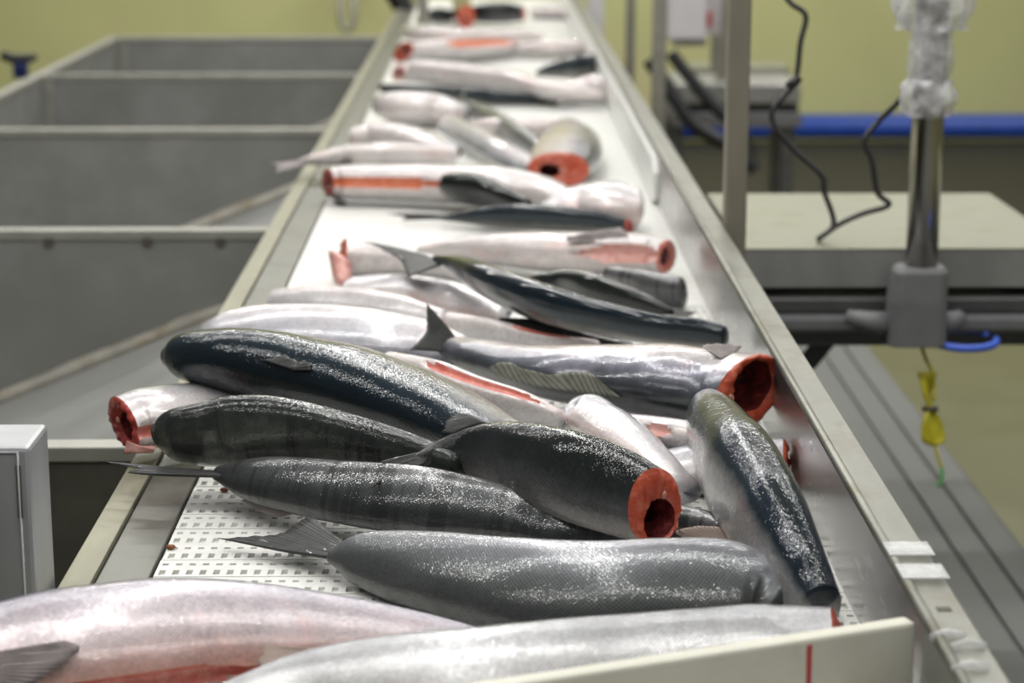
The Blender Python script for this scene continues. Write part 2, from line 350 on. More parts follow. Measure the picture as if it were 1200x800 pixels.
mb = MB(); mb.box(BL - 0.001, BR, Y0, Y1, -0.03, -0.0032); mb.build('belt_bed', M['bed'], conv)
# right wall: sheet, folded rim, plastic liner in the far half
mb = MB(); mb.box(BR, BR + 0.004, Y0 - 0.4, Y1, -0.16, WZ); mb.build('side_wall', M['steel_wall'], conv)
mb = MB(); mb.box(BR + 0.001, BR + 0.0335, Y0 - 0.4, Y1, WZ, WZ + 0.004); mb.box(BR + 0.031, BR + 0.0335, Y0 - 0.4, Y1, WZ - 0.13, WZ)
mb.build('wall_rim', M['rim'], conv, 0.0012)
mb = MB(); mb.tube([(BR + 0.0035, Y0 - 0.4, WZ + 0.004), (BR + 0.0035, Y1, WZ + 0.004)], 0.0042, 8); mb.build('rim_bead', M['rim'], conv)
p = at_z(776, 222, 0.03)
mb = MB(); a = p.y; prof = [(a, 0.012), (a + 0.03, 0.002), (Y1, 0.002), (Y1, WZ - 0.006), (a + 0.04, WZ - 0.006), (a, 0.06)]
mb.add([(BR, y, z) for y, z in prof] + [(BR - 0.010, y, z) for y, z in prof],
       [(5, 4, 3, 2, 1, 0), (6, 7, 8, 9, 10, 11)] + [(i, (i + 1) % 6, 6 + (i + 1) % 6, 6 + i) for i in range(6)])
mb.build('wall_liner', M['belt'], conv, 0.002)
# two clear tape wraps and a slot on the rim
for yy in (at_z(1078, 655, WZ).y, at_z(1092, 682, WZ).y):
    mb = MB(); mb.box(BR - 0.0005, BR + 0.0345, yy - 0.016, yy + 0.016, WZ + 0.0082, WZ + 0.0094); mb.build('tape_wrap', M['tape'], conv, 0.001)
for px, py in ((1112, 748), (1135, 760), (1138, 786)):
    q = at_z(px, py, WZ + .005); mb = MB()
    mb.tube([(q.x - .012, q.y, WZ + .006), (q.x, q.y + .004, WZ + .0085), (q.x + .012, q.y + .002, WZ + .006)], .003, 8); mb.build('tape_crease', M['tape'], conv)
q = at_z(1106, 720, WZ); mb = MB(); mb.box(q.x - .005, q.x + .005, q.y - .004, q.y + .004, WZ + 0.0032, WZ + 0.0046); mb.build('rim_slot', M['tarnish'], conv)
# left side: inner wear strip, outer folded rail
mb = MB(); mb.box(BL - 0.048, BL - 0.003, Y0, Y1, -0.02, 0.001); mb.build('wear_strip', M['rail_in'], conv, 0.001)
mb = MB(); mb.box(BL - 0.075, BL - 0.049, Y0, Y1, -0.02, 0.006); mb.box(BL - 0.075, BL - 0.071, Y0, Y1, -0.16, -0.02)
mb.build('side_rail', M['rail'], conv, 0.001)
mb = MB()
for x, y in ((-0.33, 1.4), (0.32, 1.4), (-0.33, 5.0), (0.32, 5.0), (-0.33, 9.0), (0.32, 9.0)):
    o = MB(); o.box(x - .02, x + .02, y - .02, y + .02, FLOOR, -0.1); o.build('leg', M['rail_in'], conv)
for y in (1.4, 5.0, 9.0):
    o = MB(); o.box(-.33, .32, y - .015, y + .015, -0.09, -0.035); o.build('cross_beam', M['rail_in'], conv)

# white board across the front of the belt, at an angle
a = at_z(1075, 729, WZ - .002); b = at_z(640, 796, WZ - .002)
a.x = BR - 0.002
dirv = (b - a); dirv.z = 0; dl = dirv.normalized(); nrm = Vector((dl.y, -dl.x, 0))
if nrm.y < 0: nrm = -nrm
e = a + dl * 0.62
th = 0.016
mb = MB(); zt = WZ - .002
lo = [Vector((p.x, p.y, 0.003)) for p in (a, a + nrm * th, e + nrm * th, e)]; hi = [Vector((p.x, p.y, zt)) for p in (a, a + nrm * th, e + nrm * th, e)]
mb.hexa(lo, hi)
brd = mb.build('gate_board', M['pe'], None, 0.003); tag(brd, 'thick off-white plastic board standing across the near end of the belt', 'board')
q = a + dl * 0.085 - nrm * 0.0008
mb = MB(); mb.hexa([q + Vector((0, 0, -.035)), q + dl * .0035 + Vector((0, 0, -.033)), q + dl * .0035 + nrm * .001 + Vector((0, 0, -.033)), q + nrm * .001 + Vector((0, 0, -.035))],
                   [q + Vector((0, 0, -.004)), q + dl * .004 + Vector((0, 0, -.005)), q + dl * .004 + nrm * .001 + Vector((0, 0, -.005)), q + nrm * .001 + Vector((0, 0, -.004))])
s_ = mb.build('blood_streak', M['blood'], brd); s_['label'] = 'thin red blood streak on the board'

# ================================================================ grey box at the left
bx_top, bX = 0.146, -0.376
by = at_z(50, 722, 0.0).y
g = empty('rail_end_box', (bX - .15, by, -0.2)); tag(g, 'grey steel box standing beside the left rail in the front corner', 'box')
mb = MB(); mb.box(bX - 0.32, bX, by, by + 0.075, FLOOR, bx_top); mb.build('housing', M['box'], g, 0.004)
mb = MB(); mb.box(bX - 0.012, bX - 0.008, by - 0.0012, by, bx_top - 0.06, bx_top - 0.015); mb.build('seam', M['tarnish'], g)
mb = MB(); mb.tube([(bX - 0.010, by + 0.004, FLOOR + .2), (bX - 0.010, by - 0.0005, bx_top - 0.004), (bX - .30, by - 0.0005, bx_top - 0.003)], 0.0014, 6); mb.build('weld_bead', M['box'], g)

# ================================================================ compartment tank at the left
TZ, TL, TR = -0.03, -1.34, BL - 0.077
hh = CAM_H - TZ
def div_y(yp):                                   # y of the tank divider whose rim shows at image row yp
    return at_z(300, yp, TZ).y
DY = [div_y(v) for v in (522, 269, 151, 87, 43)]
tank = empty('sorting_tank', (-0.85, 5, FLOOR)); tag(tank, 'large grey steel tank divided into open compartments left of the conveyor', 'tank')
def fz(x): return -0.15 - 0.40 * (TR - 0.03 - x)
for k, y in enumerate(DY):
    p = empty('divider', (0, 0, 0)); p.parent = tank; p.matrix_parent_inverse = Matrix.Translation(-tank.location)
    C.objects.unlink(p); bpy.data.objects.remove(p)
    mb = MB(); mb.box(TL, TR, y, y + 0.004, -0.62, TZ - 0.002); d = mb.build('divider_panel', M['tank_shade' if k == 0 else 'tank'], tank)
    mb = MB(); mb.box(TL, TR, y - 0.004, y + 0.030, TZ - 0.018, TZ); mb.build('divider_rim', M['tank_rim'], d, 0.002)
    if k:                                       # weld along the sloping bottom, and small holes under the rim
        mb = MB(); n = 14
        pts = []
        for i in range(n + 1):
            x = TR - 0.03 + (TL - TR + 0.05) * i / n
            pts.append((x, y - 0.006, fz(x) + 0.004))
        mb.tube(pts, [0.015 + 0.010 * noise.noise(Vector((i * 1.7, k * 3.1, 0))) for i in range(n + 1)], 8); mb.build('bottom_weld', M['weld'], d)
    if k == 1:
        for px in (60, 175, 260):
            q = at_z(px, 280, TZ - 0.02); mb = MB(); mb.box(q.x - .008, q.x + .008, y - .0065, y - .003, TZ - .026, TZ - .014); mb.build('rim_notch', M['tarnish'], d)
for k in range(len(DY) - 1):
    y0, y1 = DY[k] + .004, DY[k + 1]
    mb = MB(); mb.hexa([(TL, y0, fz(TL) - .01), (TR, y0, fz(TR) - .01), (TR, y1, fz(TR) - .01), (TL, y1, fz(TL) - .01)],
                       [(TL, y0, fz(TL)), (TR, y0, fz(TR)), (TR, y1, fz(TR)), (TL, y1, fz(TL))]); mb.build('sloping_bottom', M['tank'], tank)
    mb = MB(); mb.box(TL + .002, TL + .035, y1 - .012, y1 - .001, -0.55, TZ - .02); mb.build('corner_strip', M['tank_rim'], tank)
mb = MB(); mb.box(TL - .004, TL, DY[0], DY[-1] + .03, -0.62, TZ - .002); d = mb.build('outer_wall', M['tank'], tank)
mb = MB(); mb.box(TL - .03, TL + .004, DY[0], DY[-1] + .03, TZ - .018, TZ); mb.build('outer_rim', M['tank_rim'], d, 0.002)
mb = MB(); mb.box(TR - .003, TR, DY[0], DY[-1] + .03, -0.62, TZ - .002); mb.build('inner_wall', M['tank'], tank)
for x in (TL + .03, TR - .03):
    for y in (DY[0] + .03, DY[-1] - .03):
        mb = MB(); mb.box(x - .02, x + .02, y - .02, y + .02, FLOOR, -0.615); mb.build('leg', M['tank'], tank)

# blue clamp on the tank's far left rim
q = at_z(24, 84, TZ)
g = empty('rim_clamp', (q.x, q.y, TZ)); tag(g, 'small dark blue clamp sitting on the left rim of the tank', 'clamp')
mb = MB(); mb.box(q.x - .020, q.x + .022, q.y - .02, q.y + .02, TZ - .02, TZ + .030); mb.build('jaw', M['navyclamp'], g, .006)
mb = MB(); mb.tube([(q.x - .055, q.y, TZ + .050), (q.x - .02, q.y, TZ + .038), (q.x + .03, q.y, TZ + .040), (q.x + .05, q.y, TZ + .046)], [.014, .016, .014, .010], 10); mb.build('handle', M['black'], g)

# ================================================================ square post by the rim, far posts
q = at_z(861, 300, 0.05)
g = empty('square_post', (q.x, q.y, -0.2)); tag(g, 'square galvanised post standing behind the conveyor rim', 'post')
mb = MB(); mb.box(q.x - .016, q.x + .016, q.y, q.y + .032, -0.16, 1.2); mb.build('tube', M['postsq'], g, .003)
mb = MB(); mb.box(q.x - .020, q.x + .020, q.y - .003, q.y + .035, -0.16, -0.10); mb.build('foot_bracket', M['postsq'], g)
def post(px, py, zb, wpx, label, mat, zt=1.6, hang=False):
    q = at_z(px, py, zb); dep = (q - CAM).dot(cF); wd = wpx / F_PX * dep
    g = empty('far_post', (q.x, q.y, zb)); tag(g, label, 'post')
    mb = MB(); mb.box(q.x - wd / 2, q.x + wd / 2, q.y - wd / 2, q.y + wd / 2, zb if hang else FLOOR, zt); mb.build('tube', mat, g, .004)
    mb = MB(); mb.box(q.x - wd * .7, q.x + wd * .7, q.y - wd * .7, q.y + wd * .7, zb if hang else FLOOR, (zb if hang else FLOOR) + .02); mb.build('base_plate', mat, g)
    return q, wd
post(771, 138, -0.05, 16, 'thin grey post behind the rim, beside the black hoses', M['farpost'])
post(738, 86, -0.05, 11, 'slim olive post standing left of the thin grey post', M['farpost'])
post(698, 24, 0.0, 18, 'pale post at the far right end of the conveyor', M['whitebox'])
post(496, 28, 0.10, 12, 'grey vertical bar hanging over the far left end of the conveyor', M['farpost'], hang=True)
q = at_d(474, 12, 8.6); g = empty('hanging_sleeve', (q.x, q.y, q.z)); tag(g, 'black rubber sleeve hanging left of the far conveyor post', 'sleeve')
mb = MB(); mb.tube([at_d(452, -30, 8.6), at_d(466, -5, 8.6), at_d(474, 12, 8.6), at_d(482, 27, 8.6)], [.05, .048, .040, .022], 10); mb.build('sleeve_body', M['black'], g)
mb = MB(); mb.tube([at_d(440, -52, 8.6), at_d(452, -30, 8.6)], .02, 8); mb.build('strap', M['black'], g)
dd = 10.9
g = empty('wall_hook', at_d(407, 34, dd)); tag(g, 'grey U shaped metal loop hanging on the yellow wall', 'hook')
mb = MB(); mb.tube([at_d(399, -30, dd), at_d(399, 22, dd), at_d(402, 33, dd), at_d(407, 35, dd), at_d(412, 33, dd), at_d(415, 22, dd), at_d(415, -30, dd)], .017, 10); mb.build('loop', M['farpost'], g)
mb = MB(); mb.tube([at_d(407, -30, dd), at_d(407, -30, dd) + Vector((0, 0.62, 0))], .03, 10); mb.build('wall_mount', M['farpost'], g)
q = at_d(0, 0, 10)

# ================================================================ bench scale at the right
SZ = 0.02
fl = at_z(870, 291, SZ); bk = at_z(1140, 226, SZ)
sx0, sx1, sy0, sy1 = fl.x, 0.905, fl.y, bk.y
scl = empty('bench_scale', ((sx0 + sx1) / 2, (sy0 + sy1) / 2, FLOOR)); tag(scl, 'steel bench scale with worn platform yellowish from the reflected wall and bracket for its column', 'scale')
mb = MB(); mb.box(sx0, sx1, sy0, sy1, SZ - 0.004, SZ); mb.build('platform_top', M['plate'], scl, .003)
mb = MB(); mb.box(sx0 + .001, sx1 - .001, sy0 + .001, sy0 + .004, SZ - .062, SZ - .004); mb.box(sx0 + .001, sx0 + .004, sy0 + .004, sy1, SZ - .062, SZ - .004)
mb.box(sx1 - .004, sx1 - .001, sy0 + .004, sy1, SZ - .062, SZ - .004); mb.box(sx0 + .004, sx1 - .004, sy1 - .004, sy1 - .001, SZ - .062, SZ - .004); mb.build('platform_skirt', M['plate_side'], scl)
mb = MB(); mb.box(sx0 + .02, sx1 - .02, sy0 + .03, sy1 - .03, SZ - .075, SZ - .06); mb.build('load_plate', M['black'], scl)
zf = SZ - .075
mb = MB(); mb.box(sx0 - .06, 1.14, sy0 + .0, sy0 + .045, zf - .030, zf - .002); mb.build('front_beam', M['frame'], scl, .006)
mb = MB(); mb.box(sx0 - .06, 1.14, sy0 - .012, sy0 + .030, zf - .058, zf - .030); mb.build('lower_beam', M['castgrey'], scl, .008)
mb = MB(); mb.box(sx0 - .06, 1.14, sy0 + .02, sy0 + .06, zf - .085, zf - .058); mb.build('shelf_beam', M['frame'], scl, .002)
mb = MB(); mb.box(sx0 - .06, 1.14, sy1 - .06, sy1 - .02, zf - .06, zf - .002); mb.build('rear_beam', M['frame'], scl, .004)
for x in (sx0 + .0, sx1 - .04):
    mb = MB(); mb.box(x, x + .04, sy0 + .045, sy1 - .02, zf - .05, zf - .002); mb.build('side_beam', M['frame'], scl, .004)
for x in (1.02, 1.12):
    for y in (sy0 + .03, sy1 - .04):
        mb = MB(); mb.box(x - .018, x + .018, y - .018, y + .018, FLOOR, zf - .058); mb.build('stand_leg', M['frame'], scl, .003)
mb = MB(); mb.hexa([at_d(925, 432, 3.45), at_d(955, 432, 3.45), at_d(955, 432, 3.48), at_d(925, 432, 3.48)],
                   [at_d(955, 396, 3.45), at_d(985, 396, 3.45), at_d(985, 396, 3.48), at_d(955, 396, 3.48)]); mb.build('brace', M['frame'], scl)
# cast bracket: tapered rounded block with two feet and screws
DB = (Vector((0, sy0 - .05, 0)) - CAM).dot(cF) + 0.12
q0 = at_d(1071, 401, DB); q1 = at_d(1073, 312, DB)
def rr(cx, cy, z, hx, hy, r, n=6):
    out = []
    for (sx, sy, a0) in ((1, 1, 0), (-1, 1, 90), (-1, -1, 180), (1, -1, 270)):
        for i in range(n):
            a = R(a0 + 90 * i / (n - 1)); out.append(Vector((cx + sx * (hx - r) + r * math.cos(a), cy + sy * (hy - r) + r * math.sin(a), z)))
    return out
yc = sy0 - .045
dep = (Vector((q0.x, yc, q0.z)) - CAM).dot(cF)
px2m = dep / F_PX
q0 = at_d(1071, 401, dep); q1 = at_d(1073, 312, dep)
mb = MB(); rings = [rr(q0.x, yc, q0.z, 34 * px2m, .036, .018), rr(q0.x, yc, q0.z + (q1.z - q0.z) * .6, 33 * px2m, .034, .018), rr(q1.x, yc, q1.z, 31.5 * px2m, .030, .018), rr(q1.x, yc, q1.z + .008, 27 * px2m, .024, .016)]
vs = [v for r_ in rings for v in r_]; n = len(rings[0]); fs = []
for i in range(3):
    for j in range(n): fs.append((i * n + j, i * n + (j + 1) % n, (i + 1) * n + (j + 1) % n, (i + 1) * n + j))
fs += [tuple(range(n - 1, -1, -1)), tuple(3 * n + j for j in range(n))]
mb.add(vs, fs); brk = mb.build('column_bracket', M['castgrey'], scl, .002)
for py in (331, 350):
    c = at_d(1080, py, dep - .037); mb = MB(); mb.tube([c + Vector((0, -.003, 0)), c + Vector((0, .006, 0))], .0055, 12); mb.build('screw', M['screw'], brk)
for sx in (-1, 1):
    L = 46 if sx < 0 else 22
    mb = MB(); mb.tube([(q0.x + sx * 30 * px2m, yc, q0.z + .030), (q0.x + sx * (34 + L * .5) * px2m, yc + .004, q0.z + .034), (q0.x + sx * (34 + L) * px2m, yc + .01, q0.z + .040)], [.020, .016, .011], 12); mb.build('bracket_foot', M['castgrey'], brk)
# column with plastic film
cp = Vector((q1.x + 2 * px2m, yc, q1.z))
top = at_d(1092, 0, dep); lean = Vector((0.006, 0, 0))
mb = MB(); mb.tube([cp + Vector((0, 0, -.01)), Vector((cp.x, yc, 0.9))], 18.5 * px2m, 24); mb.build('column', M['chrome'], scl)
def film(zc, h, rad, amp, seed, name, nlev=9):
    mb = MB(); n = 40; vs = []; fs = []
    for i in range(nlev + 1):
        f = i / nlev; z = zc - h / 2 + h * f
        for j in range(n):
            a = 2 * math.pi * j / n
            r = rad * (0.80 + 0.2 * math.sin(math.pi * f)) + amp * noise.noise(Vector((3 * math.cos(a), 3 * math.sin(a), z * 45 + seed))) + .4 * amp * noise.noise(Vector((8 * math.cos(a), 8 * math.sin(a), z * 120 + seed)))
            vs.append((cp.x + r * math.cos(a), yc + r * math.sin(a), z))
    for i in range(nlev):
        for j in range(n): fs.append((i * n + j, i * n + (j + 1) % n, (i + 1) * n + (j + 1) % n, (i + 1) * n + j))
    mb.add(vs, fs, True); return mb.build(name, M['film'], scl)
def zrow(py): return at_d(1085, py, dep).z
film((zrow(128) + zrow(84)) / 2, zrow(84) - zrow(128), 31 * px2m, .014, 3, 'plastic_wrap')
film((zrow(94) + zrow(20)) / 2, zrow(20) - zrow(94), 25 * px2m, .006, 9, 'plastic_wrap')
film((zrow(28) + zrow(-40)) / 2, zrow(-40) - zrow(28), 40 * px2m, .022, 15, 'plastic_wrap')

def cable(name, pix, r, mat, label, cat, parent=None, n=60):
    pts = [at_d(*p) for p in pix]
    pts = catmull([tuple(p) for p in pts], n)
    mb = MB(); mb.tube(pts, r, 8); o = mb.build(name, mat, parent)
    if label: tag(o, label, cat)
    return o
cb = empty('scale_cable', at_d(960, 281, dep + .1)); tag(cb, 'kinked thin black cable looped over the scale platform', 'cable')
D2 = dep + .06
cable('cable_run', [(905, -30, D2), (925, 2, D2), (944, 18, D2), (938, 50, D2), (931, 96, D2), (904, 134, D2), (925, 170, D2), (962, 205, D2), (966, 225, D2), (977, 262, D2), (958, 281, D2)], .0045, M['black'], None, None, cb)
cable('cable_return', [(958, 281, D2 - .01), (985, 262, D2), (1012, 250, D2), (1042, 240, D2), (1028, 225, D2), (1022, 190, D2), (1013, 165, D2), (1030, 142, D2), (1054, 118, D2 - .02), (1064, 100, D2 - .04)], .0045, M['black'], None, None, cb)
mb = MB(); mb.tube([at_d(936, 90, D2), at_d(931, 96, D2), at_d(924, 103, D2)], .008, 8); mb.build('cable_tie', M['black'], cb)
# blue loop on the shelf beam
d3 = dep + .01
mb = MB(); pts = []
for i in range(25):
    a = 2 * math.pi * i / 24 * 0.92 + 0.5; pts.append(at_d(1128, 397, d3) + Vector((.052 * math.cos(a), .050 * math.sin(a), 0.004 * math.sin(a))))
mb.tube(pts, .0062, 10); bl = mb.build('blue_hose_loop', M['bluehook']); tag(bl, 'bright blue plastic loop under the scale bracket', 'loop')
# yellow cord bundle
yb = empty('yellow_cord_bundle', at_d(1092, 450, d3)); tag(yb, 'yellow cord tied in a bundle hanging below the scale', 'cord')
cable('hanging_strand', [(1078, 398, d3), (1084, 418, d3), (1091, 432, d3), (1094, 445, d3), (1094, 470, d3)], .0028, M['yellow'], None, None, yb, 20)
for k in range(7):
    a = (k - 3) / 3.0
    cable('loop_strand', [(1078 + 6 * k * .5, 436, d3 + .004 * a), (1086 + 2 * a, 460, d3 + .01 * a), (1090 + 1.2 * a, 478, d3 + .006 * a), (1092 + 9 * a, 495, d3 + .012 * a), (1094 + 11 * a, 512 + 4 * math.cos(a), d3 + .01 * a), (1095 + 3 * a, 520, d3)], .0040, M['yellow'], None, None, yb, 24)
mb = MB(); mb.tube([at_d(1090, 476, d3), at_d(1090, 482, d3)], .0125, 12); mb.build('cord_tie', M['tarnish'], yb)
cable('loose_end', [(1095, 518, d3), (1099, 535, d3), (1103, 548, d3)], .0026, M['yellow'], None, None, yb, 12)
cable('green_tip', [(1103, 548, d3), (1104, 560, d3), (1099, 570, d3)], .0032, M['green'], None, None, yb, 10)

# ================================================================ slatted lower conveyor at the right
LZ = -0.50
lx0, lx1 = 0.36, 0.885
lc = empty('slat_conveyor', (0.62, 3, FLOOR)); tag(lc, 'lower grey conveyor with lengthwise slats right of the rim', 'conveyor')
ns = 9; sw = (lx1 - lx0) / ns
first = None
for i in range(ns):
    if first is None:
        mb = MB(); mb.box(0, sw - .007, 0.9, 4.9, LZ - .006, LZ); first = mb.build('slat', M['ribs'], lc, .003); first.location = (lx0, 0, 0)
    else:
        o = first.copy(); C.objects.link(o); o.location = (lx0 + i * sw, 0, 0)
mb = MB(); mb.box(lx0, lx1, 0.9, 4.9, LZ - .06, LZ - .006); mb.build('slat_bed', M['ribgap'], lc)
for x in (lx0 + .03, lx1 - .03):
    for y in (1.2, 2.9, 4.6):
        mb = MB(); mb.box(x - .02, x + .02, y - .02, y + .02, FLOOR, LZ - .06); mb.build('leg', M['frame'], lc)

# ================================================================ far weighing station
dF = 7.6
def pxbox(mb, x0, y0, x1, y1, dep, thick):
    a = at_d(x0, y1, dep); b = at_d(x1, y0, dep); mb.box(a.x, b.x, a.y, a.y + thick, a.z, b.z)
fs_ = empty('far_bench_scale', at_d(870, 150, dF)); fs_.location.z = FLOOR
tag(fs_, 'blurred grey bench scale in front of the yellow wall', 'scale')
mb = MB(); pxbox(mb, 792, 98, 938, 122, dF, .45); mb.build('platform', M['plate_side'], fs_, .006)
mb = MB(); pxbox(mb, 796, 78, 925, 96, dF + .35, .2); mb.build('platform_back', M['plate'], fs_, .006)
mb = MB(); pxbox(mb, 790, 124, 936, 131, dF + .02, .4); mb.build('gap', M['black'], fs_)
mb = MB(); pxbox(mb, 788, 132, 940, 150, dF, .42); mb.build('frame', M['castgrey'], fs_, .006)
for x in (796, 926):
    for k in (.03, .35):
        a = at_d(x, 150, dF); mb = MB(); mb.box(a.x - .02, a.x + .02, a.y + k, a.y + k + .04, FLOOR, a.z); mb.build('leg', M['frame'], fs_)
a = at_d(846, 96, dF + .1); mb = MB(); mb.box(a.x - .02, a.x + .02, a.y, a.y + .04, a.z, 1.3); mb.build('column', M['farpost'], fs_)
ib = empty('indicator_box', at_d(808, 50, dF - .3)); tag(ib, 'white box mounted at the top edge, with a small red switch on its side', 'box')
mb = MB(); pxbox(mb, 783, -30, 828, 48, dF - .3, .10); mb.build('case', M['whitebox'], ib, .01)
mb = MB(); pxbox(mb, 828, 14, 834, 32, dF - .28, .05); mb.build('switch', M['red'], ib, .004)
mb = MB(); pxbox(mb, 790, 48, 828, 54, dF - .28, .06); mb.build('bottom_cover', M['farpost'], ib)
mb = MB(); pxbox(mb, 829, -30, 846, 40, dF - .2, .05); mb.build('back_plate', M['whitebox'], ib)
mb = MB(); pxbox(mb, 834, 40, 846, 85, dF - .2, .05); mb.build('mounting_arm', M['farpost'], ib)
mb = MB(); pxbox(mb, 846, -30, 852, 85, dF - .2, .05); mb.build('mounting_rail', M['farpost'], ib)
dh = dF - .45
cable('black_hose', [(786, 62, dh), (800, 80, dh), (820, 105, dh), (845, 132, dh), (868, 150, dh), (880, 190, dh)], .022, M['black'], 'upper of two thick black hoses sagging beside the far scale', 'hose')
cable('black_hose', [(760, 70, dh - .1), (776, 92, dh - .1), (792, 118, dh - .1), (812, 145, dh - .1), (840, 163, dh - .1), (866, 175, dh - .1), (885, 200, dh - .1)], .024, M['black'], 'lower of two thick black hoses sagging beside the far scale', 'hose')

# ================================================================ salmon
def smoothstep(x): x = max(0, min(1, x)); return x * x * (3 - 2 * x)
FISH = []
def salmon(label, st, s0=0.0, s1=None, phi=0, kind='silver', rho=0.60, head='cut', tail=None, tilt=0, fins=(), slit=None, cav=(-0.22, 0.0, 0.42, 0.50),
           nu=64, na=44, flesh='flesh', fin='fin', smid=None, phi1=None, flap=None, seed=0, endclose=0.8, drop=.10):
    """st: head to tail, the two silhouette points of the body at each station, in pixels of the photograph;
    the height follows from the support height s0 (head) .. s1 (tail) the fish rests on."""
    if s1 is None: s1 = s0
    if phi1 is None: phi1 = phi
    sm = catmull([tuple(map(float, q)) for q in st], nu)
    n = len(sm)
    z = [0.04] * n
    H = [0.04] * n; W = [0.03] * n
    def sup(i):
        f = i / (n - 1)
        v = s0 + (s1 - s0) * f
        if smid is not None: v += (smid - (s0 + s1) / 2) * (1 - (2 * f - 1) ** 2)
        return v
    for it in range(6):
        P = [at_z((q[0] + q[2]) / 2, (q[1] + q[3]) / 2, z[i]) for i, q in enumerate(sm)]
        fr = [None] * n
        Tg = (P[-1] - P[0]).normalized(); mid = n // 2
        ref = (Vector((CAM.x, CAM.y, 0)) - Vector((P[mid].x, P[mid].y, 0))).normalized() if abs(Tg.x) > 0.55 else Vector((1, 0, 0))
        refs = [None] * n
        for i in list(range(mid, n)) + list(range(mid - 1, -1, -1)):   # from the middle outwards, so the sides never swap
            T = (P[min(i + 2, n - 1)] - P[max(i - 2, 0)]).normalized()
            U0 = (Vector((0, 0, 1)) - T * T.z).normalized(); S0 = T.cross(U0).normalized()
            v = (P[i] - CAM).normalized()
            rf = ref if i == mid else (refs[i - 1] if i > mid else refs[i + 1])
            if S0.dot(rf) < 0: S0 = -S0
            refs[i] = S0
            ph = R(phi + (phi1 - phi) * i / (n - 1))
            d = U0 * math.cos(ph) + S0 * math.sin(ph); l = T.cross(d).normalized()
            nn = T.cross(v).normalized(); q = sm[i]
            dep = (P[i] - CAM).dot(cF)
            # image direction of the silhouette normal; measured half width along it
            pr = Vector((nn.dot(cR), -nn.dot(cU))); pl = max(pr.length, 1e-4)
            hv = Vector((q[2] - q[0], q[3] - q[1])) / 2
            r = abs(hv.dot(pr / pl)) * dep / F_PX
            H[i] = r / math.sqrt(d.dot(nn) ** 2 + (rho * l.dot(nn)) ** 2); W[i] = rho * H[i]
            fr[i] = (T, d, l)
            zz = math.sqrt((H[i] * d.z) ** 2 + (W[i] * l.z) ** 2)
            z[i] = 0.5 * z[i] + 0.5 * (sup(i) + zz)
        # keep the body nearly level: ends do not sink to the support
        ds = [0.0] + [math.hypot(sm[i][0] + sm[i][2] - sm[i-1][0] - sm[i-1][2], sm[i][1] + sm[i][3] - sm[i-1][1] - sm[i-1][3]) / 2 * (P[i] - CAM).dot(cF) / F_PX for i in range(1, n)]
        for i in range(1, n): z[i] = max(z[i], z[i-1] - drop * ds[i])
        for i in range(n - 2, -1, -1): z[i] = max(z[i], z[i+1] - drop * ds[i+1])
        for k in range(5): z = [z[0]] + [(z[i - 1] + 2 * z[i] + z[i + 1]) / 4 for i in range(1, n - 1)] + [z[-1]]
    arc = [0.0]
    for i in range(1, n): arc.append(arc[-1] + (P[i] - P[i - 1]).length)
    Ltot = arc[-1]
    base = Vector((P[n // 2].x, P[n // 2].y, max(0.0, P[n // 2].z - H[n // 2])))
    root = empty('salmon', base); tag(root, label, 'fish', 'salmon on the conveyor belt')
    rnd = random.Random(seed + len(FISH) * 13)
    so = rnd.uniform(0, 100)
    def frame_at(f):
        x = max(0.0, min(1.0, f)) * (n - 1); i = min(int(x), n - 2); g = x - i
        return (P[i].lerp(P[i + 1], g), fr[i][0].lerp(fr[i + 1][0], g).normalized(), fr[i][1].lerp(fr[i + 1][1], g).normalized(),
                fr[i][2].lerp(fr[i + 1][2], g).normalized(), H[i] + (H[i + 1] - H[i]) * g, W[i] + (W[i + 1] - W[i]) * g)
    ft = math.tan(R(tilt)); fade = max(0.02, 1.7 * H[0] * ft)
    def shear(i, off):
        if not ft: return Vector((0, 0, 0))
        T = fr[i][0]; cd_ = (CAM - P[0]); cd_ = (cd_ - T * cd_.dot(T)).normalized()
        return T * (ft * (off.dot(cd_) + H[0] * .6) * max(0.0, 1 - arc[i] / (fade * 2.2)))
    def ringpt(i, a, dip=0.0):
        T, d, l = fr[i]
        ca, sa = math.cos(a), math.sin(a)
        k = 1 + 0.018 * noise.noise(Vector((arc[i] * 22 + so, ca * 1.3, sa * 1.3)))
        k *= 1 - dip
        # slightly fuller shoulders than an ellipse
        off = d * (H[i] * ca * k) + l * (W[i] * sa * k * (1 + .05 * math.cos(2 * a)))
        return P[i] + off + shear(i, off)
    # ----- body
    verts = []; uvA = []; uvB = []
    angs = [2 * math.pi * (j + 0.0) / na for j in range(na + 1)]
    def dip(i, a):
        if not slit: return 0
        u0, u1, wdt, dp = slit[:4]; f = i / (n - 1)
        if f < u0 or f > u1: return 0
        e = abs(a - math.pi); ww = wdt * min(1, math.sin(math.pi * (0.08 + 0.92 * (f - u0) / max(1e-3, u1 - u0))) * 1.6 + (0.3 if u0 <= 0 and f < .3 else 0))
        return dp * (1 - (e / ww) ** 2) if e < ww else 0
    g_ = (H[n // 2] + W[n // 2]) / 2
    for i in range(n):
        for a in angs:
            verts.append(ringpt(i, a, dip(i, a))); uvA.append((arc[i], (a if a <= math.pi else a - 2 * math.pi) * g_))
            uvB.append((i / (n - 1), abs(a if a <= math.pi else 2 * math.pi - a) / math.pi))
    m1 = na + 1
    fb = []; fsl = []
    for i in range(n - 1):
        for j in range(na):
            q = (i * m1 + j, i * m1 + j + 1, (i + 1) * m1 + j + 1, (i + 1) * m1 + j)
            am = (angs[j] + angs[j + 1]) / 2
            (fsl if dip(i, am) > 0 and dip(i + 1 if i + 1 < n else i, am) > 0 else fb).append(q)
